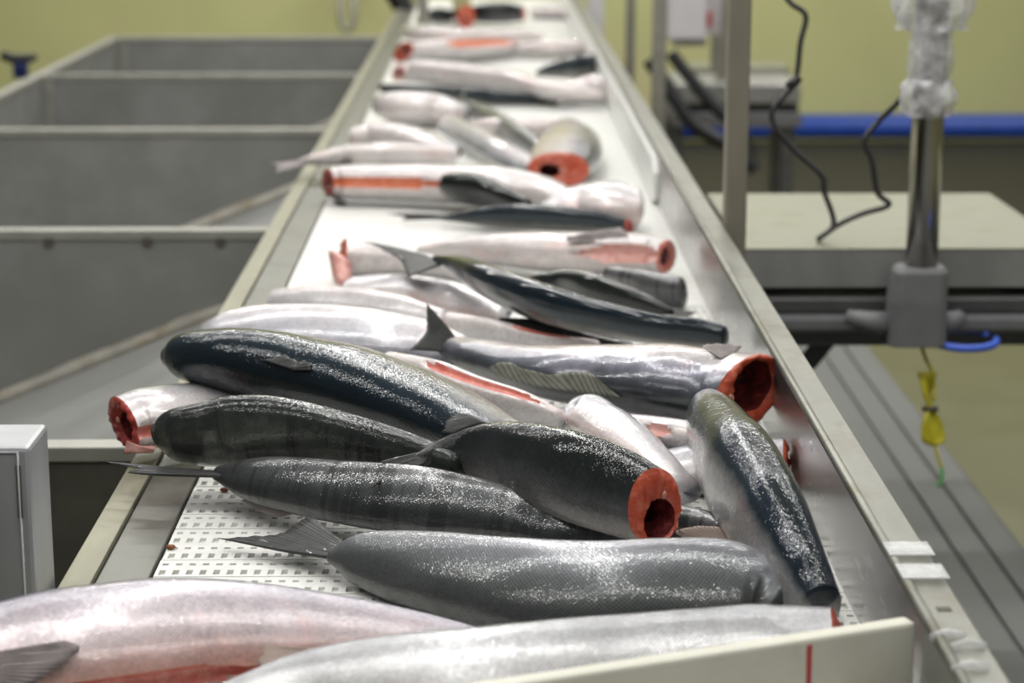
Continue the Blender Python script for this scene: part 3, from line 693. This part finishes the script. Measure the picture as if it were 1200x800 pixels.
    def domes(i, sgn, steps=6, ln=0.45):
        """close the end at ring i with a rounded dome"""
        prev = i * m1
        T = fr[i][0]
        for k in range(1, steps + 1):
            f = k / steps; sc_ = math.cos(f * math.pi / 2) if k < steps else 0.02
            o_ = len(verts)
            for j, a in enumerate(angs):
                p0 = verts[i * m1 + j]; c = P[i]
                verts.append(c + (p0 - c) * sc_ + T * (sgn * ln * W[i] * math.sin(f * math.pi / 2)))
                uvA.append((arc[i] + sgn * .01 * k, uvA[i * m1 + j][1])); uvB.append(uvB[i * m1 + j])
            for j in range(na):
                q = (prev + j, prev + j + 1, o_ + j + 1, o_ + j); fb.append(q if sgn > 0 else q[::-1])
            prev = o_
    if head == 'blunt': domes(0, -1)
    if endclose: domes(n - 1, 1, 3, endclose)
    def mesh_from(name, faces, mat, smooth=True):
        used = sorted({v for f in faces for v in f}); mp = {v: k for k, v in enumerate(used)}
        me = bpy.data.meshes.new(name); me.from_pydata([verts[v] - base for v in used], [], [tuple(mp[v] for v in f) for f in faces])
        me.update(); me.materials.append(mat)
        me.polygons.foreach_set('use_smooth', [smooth] * len(me.polygons))
        for nm, src in (('scales', uvA), ('body', uvB)):
            ul = me.uv_layers.new(name=nm)
            fl_ = []
            for lp in me.loops: fl_ += src[used[lp.vertex_index]]
            ul.data.foreach_set('uv', fl_)
        # outward normals
        bm = bmesh.new(); bm.from_mesh(me); bmesh.ops.remove_doubles(bm, verts=[], dist=0); bmesh.ops.recalc_face_normals(bm, faces=bm.faces); bm.to_mesh(me); bm.free()
        o = bpy.data.objects.new(name, me); C.objects.link(o); o.parent = root; return o
    body = mesh_from('body', fb, SK[kind])
    if fsl:
        mesh_from('belly_cut', fsl, M[slit[4] if len(slit) > 4 else 'slit'])
    def raw(name, vs, fs, mat, parent=None, smooth=True, uv=None):
        me = bpy.data.meshes.new(name); me.from_pydata([v - base for v in vs], [], fs); me.update(); me.materials.append(mat)
        me.polygons.foreach_set('use_smooth', [smooth] * len(me.polygons))
        if uv:
            ul = me.uv_layers.new(name='fin'); fl_ = []
            for lp in me.loops: fl_ += uv[lp.vertex_index]
            ul.data.foreach_set('uv', fl_)
        o = bpy.data.objects.new(name, me); C.objects.link(o); o.parent = parent or root; return o
    # ----- cut face with body cavity and backbone
    if head == 'cut':
        T, d, l = fr[0]
        def spot(a, b):                           # section coordinates -> point of the cut plane
            off = d * (H[0] * a) + l * (W[0] * b); return P[0] + off + shear(0, off)
        cx_, cy_, ra, rb = cav
        vs = []; fs = []
        edge = [verts[j] for j in range(na)]
        vs += edge
        inner = []
        for j in range(na):
            a = angs[j]; xa, xb = cx_ + ra * math.cos(a), cy_ + rb * math.sin(a)
            rad = math.hypot(xa, xb)
            wob = 1 + .10 * noise.noise(Vector((math.cos(a) * 2, math.sin(a) * 2, so)))
            xa *= wob; xb *= wob; rad *= wob
            if rad > 0.93: xa *= .93 / rad; xb *= .93 / rad
            inner.append((xa, xb))
        NR = 5
        for k in range(1, NR + 1):
            f = k / NR
            for j in range(na):
                a = angs[j]; xa = math.cos(a) * (1 - f) + inner[j][0] * f; xb = math.sin(a) * (1 - f) + inner[j][1] * f
                p_ = spot(xa, xb) + T * (-.004 * math.sin(f * math.pi) * (1 + noise.noise(Vector((xa * 4, xb * 4, so))))
                                         + .0022 * noise.noise(Vector((xa * 9, xb * 9, so))))
                vs.append(p_)
            for j in range(na):
                j2 = (j + 1) % na; o_ = (k - 1) * na
                fs.append((o_ + j2, o_ + j, o_ + na + j, o_ + na + j2))
        cf = raw('cut_face', vs, fs, M[flesh])
        vs = []; fs = []
        for k in range(6):
            f = k / 5
            for j in range(na):
                sh = 1 - .45 * f * f if k < 5 else .03
                xa = cx_ + (inner[j][0] - cx_) * sh; xb = cy_ + (inner[j][1] - cy_) * sh
                vs.append(spot(xa, xb) + T * (min(f, .82) * min(.055, Ltot * .5)))
            if k:
                for j in range(na):
                    j2 = (j + 1) % na; o_ = (k - 1) * na
                    fs.append((o_ + j2, o_ + j, o_ + na + j, o_ + na + j2))
        raw('cavity', vs, fs, M['cavity'], cf)
        bv = []; bf = []
        ctr = spot(min(.62, cx_ + ra + .10), cy_); rbn = .10 * H[0]
        for k in range(4):
            e = (k / 3) * math.pi / 2
            for j in range(10):
                a = 2 * math.pi * j / 10
                bv.append(ctr + (d * math.cos(a) * 1.2 + l * math.sin(a)) * rbn * (math.cos(e) if k < 3 else .05) - T * (.0015 + .002 * math.sin(e)))
            if k:
                for j in range(10): bf.append(((k - 1) * 10 + (j + 1) % 10, (k - 1) * 10 + j, k * 10 + j, k * 10 + (j + 1) % 10))
        raw('backbone', bv, bf, M['bone'], cf)
    # ----- tail fin: a forked fan in the plane of the body
    def fan(name, root_pts, tip_pts, mat, th=0.0022, rows=7, curl=None):
        k = len(root_pts); vs = []; fs = []; uv = []
        for sgn in (1, -1):
            for i in range(rows + 1):
                f = i / rows
                for j in range(k):
                    p_ = root_pts[j].lerp(tip_pts[j], f)
                    if curl is not None: p_ = p_ + curl * (math.sin(f * math.pi) * .5 + noise.noise(Vector((j * .5 + so, f * 2, 0))) * .35)
                    ja, jb = max(j - 1, 0), min(j + 1, k - 1)
                    nrm_ = (tip_pts[j] - root_pts[j]).cross(root_pts[jb].lerp(tip_pts[jb], max(f, .2)) - root_pts[ja].lerp(tip_pts[ja], max(f, .2))).normalized()
                    rip = .0006 * (1 if j % 2 else -1) * f
                    edge_ = 0.15 if i == rows else 1 - .6 * f
                    vs.append(p_ + nrm_ * (sgn * th / 2 * edge_ + rip)); uv.append((j / (k - 1), f))
        o_ = (rows + 1) * k
        for i in range(rows):
            for j in range(k - 1):
                q = (i * k + j, i * k + j + 1, (i + 1) * k + j + 1, (i + 1) * k + j)
                fs.append(q); fs.append(tuple(o_ + x for x in q[::-1]))
        for j in range(k - 1):
            fs.append((rows * k + j, rows * k + j + 1, o_ + rows * k + j + 1, o_ + rows * k + j))
            fs.append((j + 1, j, o_ + j, o_ + j + 1))
        for i in range(rows):
            fs.append((i * k, (i + 1) * k, o_ + (i + 1) * k, o_ + i * k)); fs.append(((i + 1) * k + k - 1, i * k + k - 1, o_ + i * k + k - 1, o_ + (i + 1) * k + k - 1))
        return raw(name, vs, fs, mat, None, True, uv)
    if tail:                                      # two lobe tips: (pixel x, pixel y, height) each
        c = P[-1]; T = fr[-1][0]; A, B = at_z(*tail[0]), at_z(*tail[1])
        ab = (B - A).normalized(); mid_ = (A + B) / 2
        k = 17; rp = []; tp = []; h_ = max(min(H[-1], W[-1]) * 1.0, .010)
        for j in range(k):
            t_ = j / (k - 1); e_ = abs(2 * t_ - 1)
            rp.append(c - T * .014 + ab * ((2 * t_ - 1) * h_))
            tip = A.lerp(B, t_)
            tp.append(c + (tip - c) * (0.74 + 0.26 * e_ ** 1.5))
        fan('tail_fin', rp, tp, M[fin], .0035, 8, fr[-1][2] * .004)
    # ----- other fins: (name, u0, u1, girth angle deg, length, outwardness, material[, root spread])
    for fs__ in fins:
        nm, u0, u1, ga, ln, outw = fs__[:6]; fm = fs__[6] if len(fs__) > 6 else fin
        k = 11; rp = []; tp = []; a = R(ga)
        paired = nm in ('pectoral_fin', 'pelvic_fin')
        laid = isinstance(outw, tuple)            # folded up against the flank: ('laid', degrees)
        for j in range(k):
            t_ = j / (k - 1)
            if laid:
                def surf2(f_, g_):
                    c, T, d, l, h_, w_ = frame_at(f_); o_ = d * math.cos(g_) * h_ + l * math.sin(g_) * w_
                    return c + o_ * 1.02 + o_.normalized() * .002
                sg = 1 if frame_at(u0)[3].z > 0 else -1
                rag = .75 + .35 * rnd.random() if 0 < j < k - 1 else .4
                rp.append(surf2(u0 + (u1 - u0) * t_, a)); tp.append(surf2(u0 + (u1 - u0) * t_ + ln / Ltot, a + sg * R(outw[1]) * rag)); continue
            if paired:                            # root across the girth: u1 is its half width in degrees
                c, T, d, l, h_, w_ = frame_at(u0); a = R(ga) if l.dot(CAM - c) > 0 else -R(ga); b_ = a + R(u1) * (2 * t_ - 1)
                def surf(f_, g_):
                    c, T, d, l, h_, w_ = frame_at(f_); o_ = d * math.cos(g_) * h_ + l * math.sin(g_) * w_
                    return c + o_ * 1.03, o_.normalized()
                p_, on_ = surf(u0, b_); rp.append(surf(u0, b_)[0] - on_ * .004)
                f2 = u0 + ln / Ltot * (math.sin(math.pi * min(1, .22 + .78 * t_)) ** .6 if t_ < .999 else .3) * (0.55 + .45 * (1 - t_))
                q_, oq_ = surf(f2, a + R(u1) * (2.3 * (2 * t_ - 1) * (.55 if t_ < .5 else 1) + .5))
                tp.append(q_ + oq_ * (.006 + outw * ln * .3)); continue
            c, T, d, l, h_, w_ = frame_at(u0 + (u1 - u0) * t_)
            o_ = d * math.cos(a) * h_ + l * math.sin(a) * w_
            onr = (d * math.cos(a) / max(h_, 1e-3) + l * math.sin(a) / max(w_, 1e-3)).normalized()
            p_ = c + o_ * .985; rp.append(p_)
            dr = (onr * outw + T * (1.0 - .35 * outw)).normalized()
            prof = (0.55 + .45 * math.sin(math.pi * min(1, t_ * .9 + .25))) * (1 - .35 * t_)
            tp.append(p_ + dr * (ln * prof))
        fan(nm, rp, tp, M[fm], .002, 6, None)
    # ----- belly flap hanging at the cut
    if flap:
        pts = [at_z(px, py, pz) for px, py, pz in flap[0]]
        k = len(pts) // 2; A, B = pts[:k], pts[k:]
        fan('belly_flap', A, B, M[flap[1]], flap[2] if len(flap) > 2 else .008, 5, None)
    FISH.append(root); return root

# two scraps of gut left on the bare belt
for k, (px, py, lab) in enumerate(((263, 573, 'tiny brown scrap on the belt under the striped salmon tail'), (200, 640, 'tiny brown scrap on the belt edge beside the left rail'))):
    q = at_z(px, py, 0.003); mb = MB(); vs = []; fs = []
    for i in range(5):
        for j in range(8):
            e = math.pi * i / 4; a = 2 * math.pi * j / 8; r = .0035 * math.sin(e) * (1 + .4 * noise.noise(Vector((i, j, k * 5))))
            vs.append((q.x + r * math.cos(a) * 1.4, q.y + r * math.sin(a), .0025 - .0025 * math.cos(e)))
    for i in range(4):
        for j in range(8): fs.append((i * 8 + j, i * 8 + (j + 1) % 8, (i + 1) * 8 + (j + 1) % 8, (i + 1) * 8 + j))
    mb.add(vs, fs, True); tag(mb.build('gut_scrap', M['scrap']), lab, 'scrap', 'brown scraps on the belt')
# ---- front pair
salmon('large pinkish silver salmon in the front left corner, belly cut open', [(-190, 745, -175, 862), (-90, 722, -80, 850), (0, 704, 5, 838), (80, 687, 85, 828), (160, 678, 165, 815), (250, 677, 255, 800), (350, 689, 350, 790), (450, 707, 445, 785), (535, 728, 525, 785), (600, 748, 590, 790)],
       .004, phi=-68, kind='pink', rho=.62, nu=110, na=72, slit=(0.0, .66, .34, .22, 'slit'), fin='fin_grey',
       fins=[('pectoral_fin', .16, 13, 128, .10, .02, 'fin_grey'), ('pelvic_fin', .60, 9, 150, .065, .05, 'fin_pale')])
salmon('scaly silver salmon lying behind the white board, cut end at the rim', [(1019, 703, 998, 808), (960, 703, 948, 828), (900, 706, 892, 840), (750, 717, 745, 856), (600, 730, 603, 865), (450, 744, 458, 862), (350, 764, 372, 858), (265, 798, 295, 868), (190, 835, 215, 885)],
       .010, phi=-62, kind='front', rho=.60, nu=120, na=72, tilt=46, cav=(-.3, 0, .4, .45))
# ---- row behind the front pair
salmon('grey salmon with coarse scales and its tail spread on the bare belt', [(912, 676, 912, 730), (890, 648, 888, 742), (850, 630, 850, 752), (780, 630, 780, 758), (700, 633, 697, 756), (600, 628, 595, 742), (500, 620, 490, 714), (430, 621, 422, 685), (388, 640, 390, 660)],
       .0, phi=-48, kind='grey', rho=.60, head='blunt', nu=120, na=72, tail=((255, 631, .010), (362, 603, .03)), fins=[('anal_fin', .66, .74, 168, .05, .5, 'fin_grey')])
salmon('grey striped salmon, tail fin laid over the left rail', [(735, 592, 728, 650), (665, 592, 660, 644), (600, 570, 590, 634), (500, 547, 492, 628), (400, 539, 392, 612), (310, 534, 303, 590), (252, 545, 256, 563)],
       .012, .02, phi=-40, kind='stripe', rho=.60, head='blunt', nu=110, na=64, tail=((116, 540, .036), (150, 553, .036)), fins=[('anal_fin', .74, .86, 165, .018, .3, 'fin_grey')])
salmon('mottled dark salmon with a rounded dark end near the left rail', [(188, 494, 185, 526), (208, 480, 204, 542), (240, 472, 236, 547), (275, 464, 268, 549), (330, 465, 322, 552), (400, 481, 390, 558), (480, 506, 468, 566), (540, 530, 528, 575)],
       .030, phi=25, kind='mottle', rho=.64, head='blunt', nu=100, na=60)
salmon('black-green salmon with its orange cut end facing the camera', [(806, 561, 749, 633), (758, 535, 702, 622), (700, 512, 652, 608), (640, 499, 602, 587), (580, 497, 552, 562), (535, 510, 512, 550), (490, 531, 482, 546)],
       .030, .055, phi=-14, kind='dark', rho=.66, nu=110, na=64, tilt=30, cav=(-.34, .28, .58, .58), tail=((446, 540, .075), (432, 572, .06)), fins=[('adipose_fin', .66, .80, 0, .03, .25, 'fin')])
salmon('navy blue salmon lying uppermost on the pile at the left', [(204, 404, 202, 434), (230, 389, 223, 451), (280, 383, 268, 463), (330, 386, 316, 472), (380, 395, 362, 482), (430, 406, 408, 494), (480, 424, 458, 508), (540, 452, 515, 526), (600, 490, 572, 545)],
       .060, .040, phi=66, phi1=88, kind='navy', rho=.64, head='blunt', nu=110, na=64, fins=[('dorsal_fin', .42, .54, -10, .022, ('laid', 16), 'fin')])
salmon('pinkish white salmon under the navy one, cut end over the left rail', [(140, 462, 150, 529), (170, 452, 176, 526), (220, 447, 224, 516), (300, 448, 302, 508), (400, 460, 398, 512)],
       .016, phi=-88, kind='pale', rho=.64, tilt=0, nu=80, na=52, flesh='flesh_dark', cav=(-.25, 0, .42, .5), slit=(0, .5, .3, .16),
       flap=([(150, 518, .03), (165, 522, .03), (182, 524, .03), (145, 531, .022), (160, 531, .022), (180, 531, .022)], 'flap', .006))
salmon('silver blue salmon just behind the navy one', [(245, 372, 242, 398), (262, 364, 256, 411), (310, 356, 303, 420), (380, 356, 370, 426), (440, 362, 430, 430), (500, 374, 490, 432), (540, 392, 530, 436)],
       .012, phi=118, kind='silver', rho=.62, head='blunt', nu=90, na=56)
salmon('white bellied salmon behind the silver blue one, above the left rail', [(322, 338, 318, 372), (360, 335, 356, 378), (420, 337, 414, 385), (470, 346, 462, 392), (520, 362, 512, 398)],
       .005, phi=150, kind='pale', rho=.62, head='blunt', nu=72)
salmon('large pink and white salmon with a ragged dorsal fin and gaping cut at the rim', [(884, 412, 868, 508), (842, 409, 838, 500), (780, 401, 774, 490), (720, 402, 714, 480), (660, 402, 654, 470), (600, 400, 592, 450), (560, 394, 554, 436), (528, 392, 524, 418)],
       .022, .03, phi=98, kind='belly', rho=.66, nu=110, na=64, tilt=0, cav=(-.15, .10, .60, .66), tail=((500, 355, .10), (480, 410, .055)),
       fins=[('dorsal_fin', .34, .66, 0, .018, ('laid', 34), 'fin_olive'), ('pelvic_fin', .10, 12, 96, .045, .02, 'fin_grey')])
salmon('pale salmon with a red belly slit beside the navy one', [(470, 414, 456, 462), (520, 424, 503, 474), (570, 443, 552, 488), (620, 459, 606, 500), (660, 480, 650, 502)],
       .03, phi=-148, kind='pale', rho=.62, head='blunt', nu=72, slit=(.25, .92, .34, .22, 'slit'))
salmon('small curved silver salmon bending down behind the black-green one', [(664, 474, 665, 496), (690, 460, 682, 508), (716, 470, 698, 522), (742, 488, 718, 538), (774, 518, 750, 560), (805, 552, 786, 592)],
       .035, .015, phi=70, phi1=110, kind='silver', rho=.62, head='blunt', nu=72)
salmon('silver salmon with a pink spot, mostly hidden left of the steep dark one', [(860, 500, 856, 552), (810, 492, 806, 545), (765, 486, 760, 535), (715, 484, 710, 525)],
       .01, phi=-120, kind='pale', rho=.62, head='blunt', nu=64, slit=(.36, .58, .22, .12, 'flap'))
salmon('dark blue-backed salmon pointing towards the camera along the right wall', [(799, 498, 862, 487), (800, 528, 889, 510), (814, 570, 924, 546), (842, 612, 950, 592), (873, 655, 969, 640), (898, 684, 988, 690), (922, 716, 996, 716)],
       .045, .004, phi=0, drop=.8, endclose=.15, kind='steep', rho=.74, head='blunt', nu=110, na=64)
salmon('salmon under the steep dark one, orange cut end against the right wall', [(938, 512, 922, 570), (890, 513, 878, 575), (840, 515, 832, 580), (790, 525, 785, 580)],
       .0, phi=-60, kind='silver', rho=.64, tilt=30, nu=64)
salmon('dark grey salmon buried under the black-green one, with a long pale-edged fin', [(880, 622, 872, 672), (835, 600, 828, 660), (780, 592, 772, 650), (700, 600, 694, 648), (650, 606, 646, 640)],
       .0, phi=10, kind='stripe', rho=.62, head='blunt', nu=72, fins=[('pectoral_fin', .05, 10, 70, .07, .1, 'fin_pale')])
# ---- second pile
salmon('long slender navy salmon stretching down to the rim', [(849, 381, 846, 411), (820, 373, 813, 408), (770, 367, 760, 403), (710, 353, 697, 392), (650, 335, 633, 378), (595, 317, 574, 354), (550, 304, 536, 327), (516, 300, 511, 311)],
       .040, .055, phi=48, kind='navyfar', rho=.64, head='blunt', nu=96, na=52, tail=((428, 282, .075), (478, 324, .06)), fins=[('adipose_fin', .72, .76, 0, .02, .3, 'fin')])
salmon('pale pink salmon with orange cut and hanging flap at the belt edge', [(396, 278, 394, 324), (430, 283, 428, 325), (470, 291, 466, 323), (520, 300, 515, 326), (570, 313, 564, 336)],
       .004, phi=-112, kind='pale', rho=.64, tilt=20, nu=64, flap=([(388, 296, .045), (400, 300, .045), (410, 306, .04), (392, 332, .012), (402, 335, .012), (411, 330, .012)], 'flap', .014))
salmon('silver salmon with pink belly and grey fin, cut end near the rim', [(790, 281, 782, 322), (750, 272, 745, 322), (690, 270, 685, 322), (630, 270, 625, 318), (570, 273, 565, 310), (520, 281, 518, 301), (492, 288, 492, 297)],
       .008, phi=-100, kind='pale', rho=.64, tilt=16, nu=80, flesh='slit', slit=(0, .36, .40, .18, 'flap'), fins=[('pelvic_fin', .20, 14, 146, .085, .02, 'fin_grey')])
salmon('plain grey salmon lying below the pale pink one', [(412, 323, 410, 352), (450, 320, 446, 360), (500, 323, 492, 366), (545, 333, 534, 374), (592, 356, 582, 382)],
       .0, phi=-70, kind='silver', rho=.62, head='blunt', nu=64)
salmon('small dark salmon with silver edge above the slender navy one', [(628, 322, 624, 346), (670, 316, 662, 352), (705, 322, 695, 361), (735, 334, 725, 367), (766, 348, 758, 372), (790, 361, 784, 371)],
       .012, phi=35, kind='darkfar', rho=.64, head='blunt', nu=60, tail=((815, 366, .03), (810, 380, .02)))
salmon('dark grey salmon squeezed under the slender navy one', [(590, 372, 590, 402), (640, 375, 632, 408), (690, 388, 680, 414), (745, 402, 735, 420)],
       .008, phi=30, kind='darkfar', rho=.64, head='blunt', nu=60)
salmon('pale salmon with a red streak wedged behind the large pink one', [(528, 366, 524, 400), (580, 374, 574, 406), (640, 390, 635, 414), (700, 398, 698, 416)],
       .012, phi=-165, kind='pale', rho=.62, head='blunt', nu=60, slit=(.45, .9, .4, .2))
salmon('shaded grey salmon at the foot of the right wall', [(800, 325, 796, 362), (760, 318, 752, 356), (720, 312, 714, 345)],
       .0, phi=20, kind='stripe', rho=.62, head='blunt', nu=48)
salmon('slim dark salmon with a thin tail and red cut, alone on white belt', [(739, 257, 736, 273), (700, 247, 698, 272), (640, 240, 638, 270), (580, 241, 578, 267), (540, 249, 538, 261), (518, 253, 518, 258)],
       .004, phi=40, kind='navyfar', rho=.66, nu=64, flesh='flesh_dark', tilt=15, tail=((452, 250, .02), (470, 258, .01)))
# ---- third pile
salmon('long white salmon with an orange slit and dark red cut at the left edge', [(374, 197, 377, 233), (400, 192, 404, 235), (450, 191, 452, 236), (520, 191, 520, 239), (590, 194, 587, 243), (640, 206, 632, 245), (675, 226, 668, 247)],
       .006, phi=-98, kind='pale', rho=.64, tilt=30, flesh='flesh_dark', nu=72, slit=(0, .55, .32, .18, 'slit_orange'), fins=[('pectoral_fin', .10, 14, 115, .06, .02, 'fin_grey')])
salmon('short dark salmon end with a bright glint on the long white one', [(523, 210, 522, 230), (537, 202, 533, 239), (570, 205, 564, 242), (600, 221, 592, 244), (622, 233, 616, 245)],
       .02, phi=55, kind='darkfar', rho=.66, head='blunt', nu=52)
salmon('plump pinkish salmon end beside the white wall liner', [(744, 218, 743, 268), (720, 211, 718, 271), (692, 212, 690, 268), (662, 224, 660, 263), (640, 236, 640, 257)],
       .0, phi=-80, kind='silver', rho=.70, head='blunt', nu=52)
salmon('salmon seen head-on, orange ring of flesh around a black cavity', [(616, 198, 692, 200), (620, 182, 706, 184), (632, 166, 704, 168), (642, 154, 690, 154), (650, 146, 680, 146)],
       .0, phi=90, kind='belly', rho=.60, nu=52, cav=(-.28, .05, .34, .38), tilt=4)
salmon('pale salmon with a small orange cut above the head-on one', [(657, 141, 652, 162), (625, 138, 622, 163), (590, 138, 588, 161), (560, 140, 560, 156)],
       .004, phi=-110, kind='pale', rho=.64, tilt=28, nu=48)
salmon('greenish grey salmon slanting down the middle of the far pile', [(548, 117, 540, 134), (578, 127, 566, 148), (610, 146, 597, 168), (636, 166, 627, 184)],
       .010, phi=30, kind='grey', rho=.64, head='blunt', nu=48)
salmon('white salmon slanting in front of the greenish grey one', [(526, 134, 516, 156), (560, 148, 546, 174), (596, 168, 582, 192), (625, 184, 615, 202)],
       .012, phi=-140, kind='pale', rho=.62, head='blunt', nu=48, slit=(.1, .35, .3, .15, 'slit_orange'))
salmon('white salmon with its tail hanging over the left rail', [(530, 172, 528, 196), (465, 167, 463, 197), (405, 170, 404, 195), (365, 181, 365, 194), (352, 186, 352, 192)],
       .012, .03, phi=-115, kind='pale', rho=.62, head='blunt', nu=52, tail=((314, 191, .04), (322, 203, .03)), fin='fin_grey', fins=[('pelvic_fin', .45, 12, 110, .04, .03, 'fin_grey')])
salmon('white salmon crossing above the one with the hanging tail', [(416, 148, 414, 172), (455, 142, 450, 173), (495, 150, 485, 180), (530, 166, 520, 188)],
       .010, phi=-100, kind='pale', rho=.62, head='blunt', nu=48)
salmon('short white salmon with a pink left end at the belt edge', [(444, 112, 440, 138), (472, 106, 468, 146), (510, 108, 506, 147), (540, 120, 536, 145)],
       .004, phi=-100, kind='pale', rho=.66, tilt=25, flesh='flap', nu=48, tail=((545, 104, .06), (548, 146, .01)))
# ---- far pile
salmon('dark salmon lying along the front of the far pile', [(450, 98, 448, 110), (515, 100, 512, 115), (580, 105, 575, 122), (655, 116, 650, 122)],
       .002, phi=60, kind='navyfar', rho=.64, head='blunt', nu=48)
salmon('long silver salmon of the far pile with a pink cut at the left', [(462, 77, 462, 96), (492, 70, 490, 98), (540, 73, 537, 102), (600, 82, 595, 108), (650, 95, 645, 118), (705, 106, 702, 120)],
       .015, phi=-110, kind='pale', rho=.62, tilt=30, flesh='flap', nu=56)
salmon('white salmon at the right wall below the far dark one', [(737, 97, 736, 119), (700, 86, 697, 120), (660, 98, 655, 119), (630, 108, 628, 118)],
       .0, phi=-100, kind='pale', rho=.64, head='blunt', nu=48)
salmon('dark salmon against the right wall in the far pile', [(714, 63, 713, 84), (680, 65, 677, 92), (646, 75, 643, 91), (630, 82, 630, 89)],
       .02, phi=20, kind='navyfar', rho=.66, head='blunt', nu=48)
salmon('white salmon above the far dark one', [(690, 48, 690, 66), (650, 46, 648, 67), (605, 51, 604, 66)],
       .005, phi=-110, kind='pale', rho=.62, head='blunt', nu=44)
salmon('white salmon with an orange slit and orange cut, far left of the belt', [(466, 49, 462, 73), (500, 47, 498, 73), (550, 45, 546, 72), (606, 45, 602, 66)],
       .004, phi=-125, kind='pale', rho=.64, tilt=42, nu=48, slit=(.5, .98, .45, .2, 'slit_orange'))
salmon('silver salmon with an orange cut behind the far left one', [(478, 29, 474, 47), (515, 31, 512, 54), (570, 33, 566, 54), (630, 36, 628, 50)],
       .012, phi=-100, kind='pale', rho=.64, tilt=42, nu=48)
salmon('dark salmon facing the camera with a round orange cut, farthest row', [(533, 19, 559, 20), (528, 11, 556, 11), (527, 3, 550, 3), (528, -3, 545, -3)],
       .02, phi=0, kind='darkfar', rho=.8, nu=44, cav=(-.3, 0, .2, .3))
salmon('dark salmon with an orange cut at its right end, farthest row', [(620, 8, 615, 25), (592, 3, 588, 27), (565, 5, 562, 27), (545, 10, 543, 24)],
       .012, phi=10, kind='darkfar', rho=.66, tilt=42, nu=44)
salmon('small dark salmon at the far left end of the belt', [(530, 12, 529, 26), (515, 9, 513, 27), (500, 13, 499, 26)],
       .002, phi=10, kind='darkfar', rho=.66, head='blunt', nu=40)
salmon('small pale salmon at the far right end of the belt', [(625, 8, 623, 22), (645, 6, 643, 22), (668, 12, 667, 22)],
       .0, phi=-120, kind='pale', rho=.66, head='blunt', nu=40)
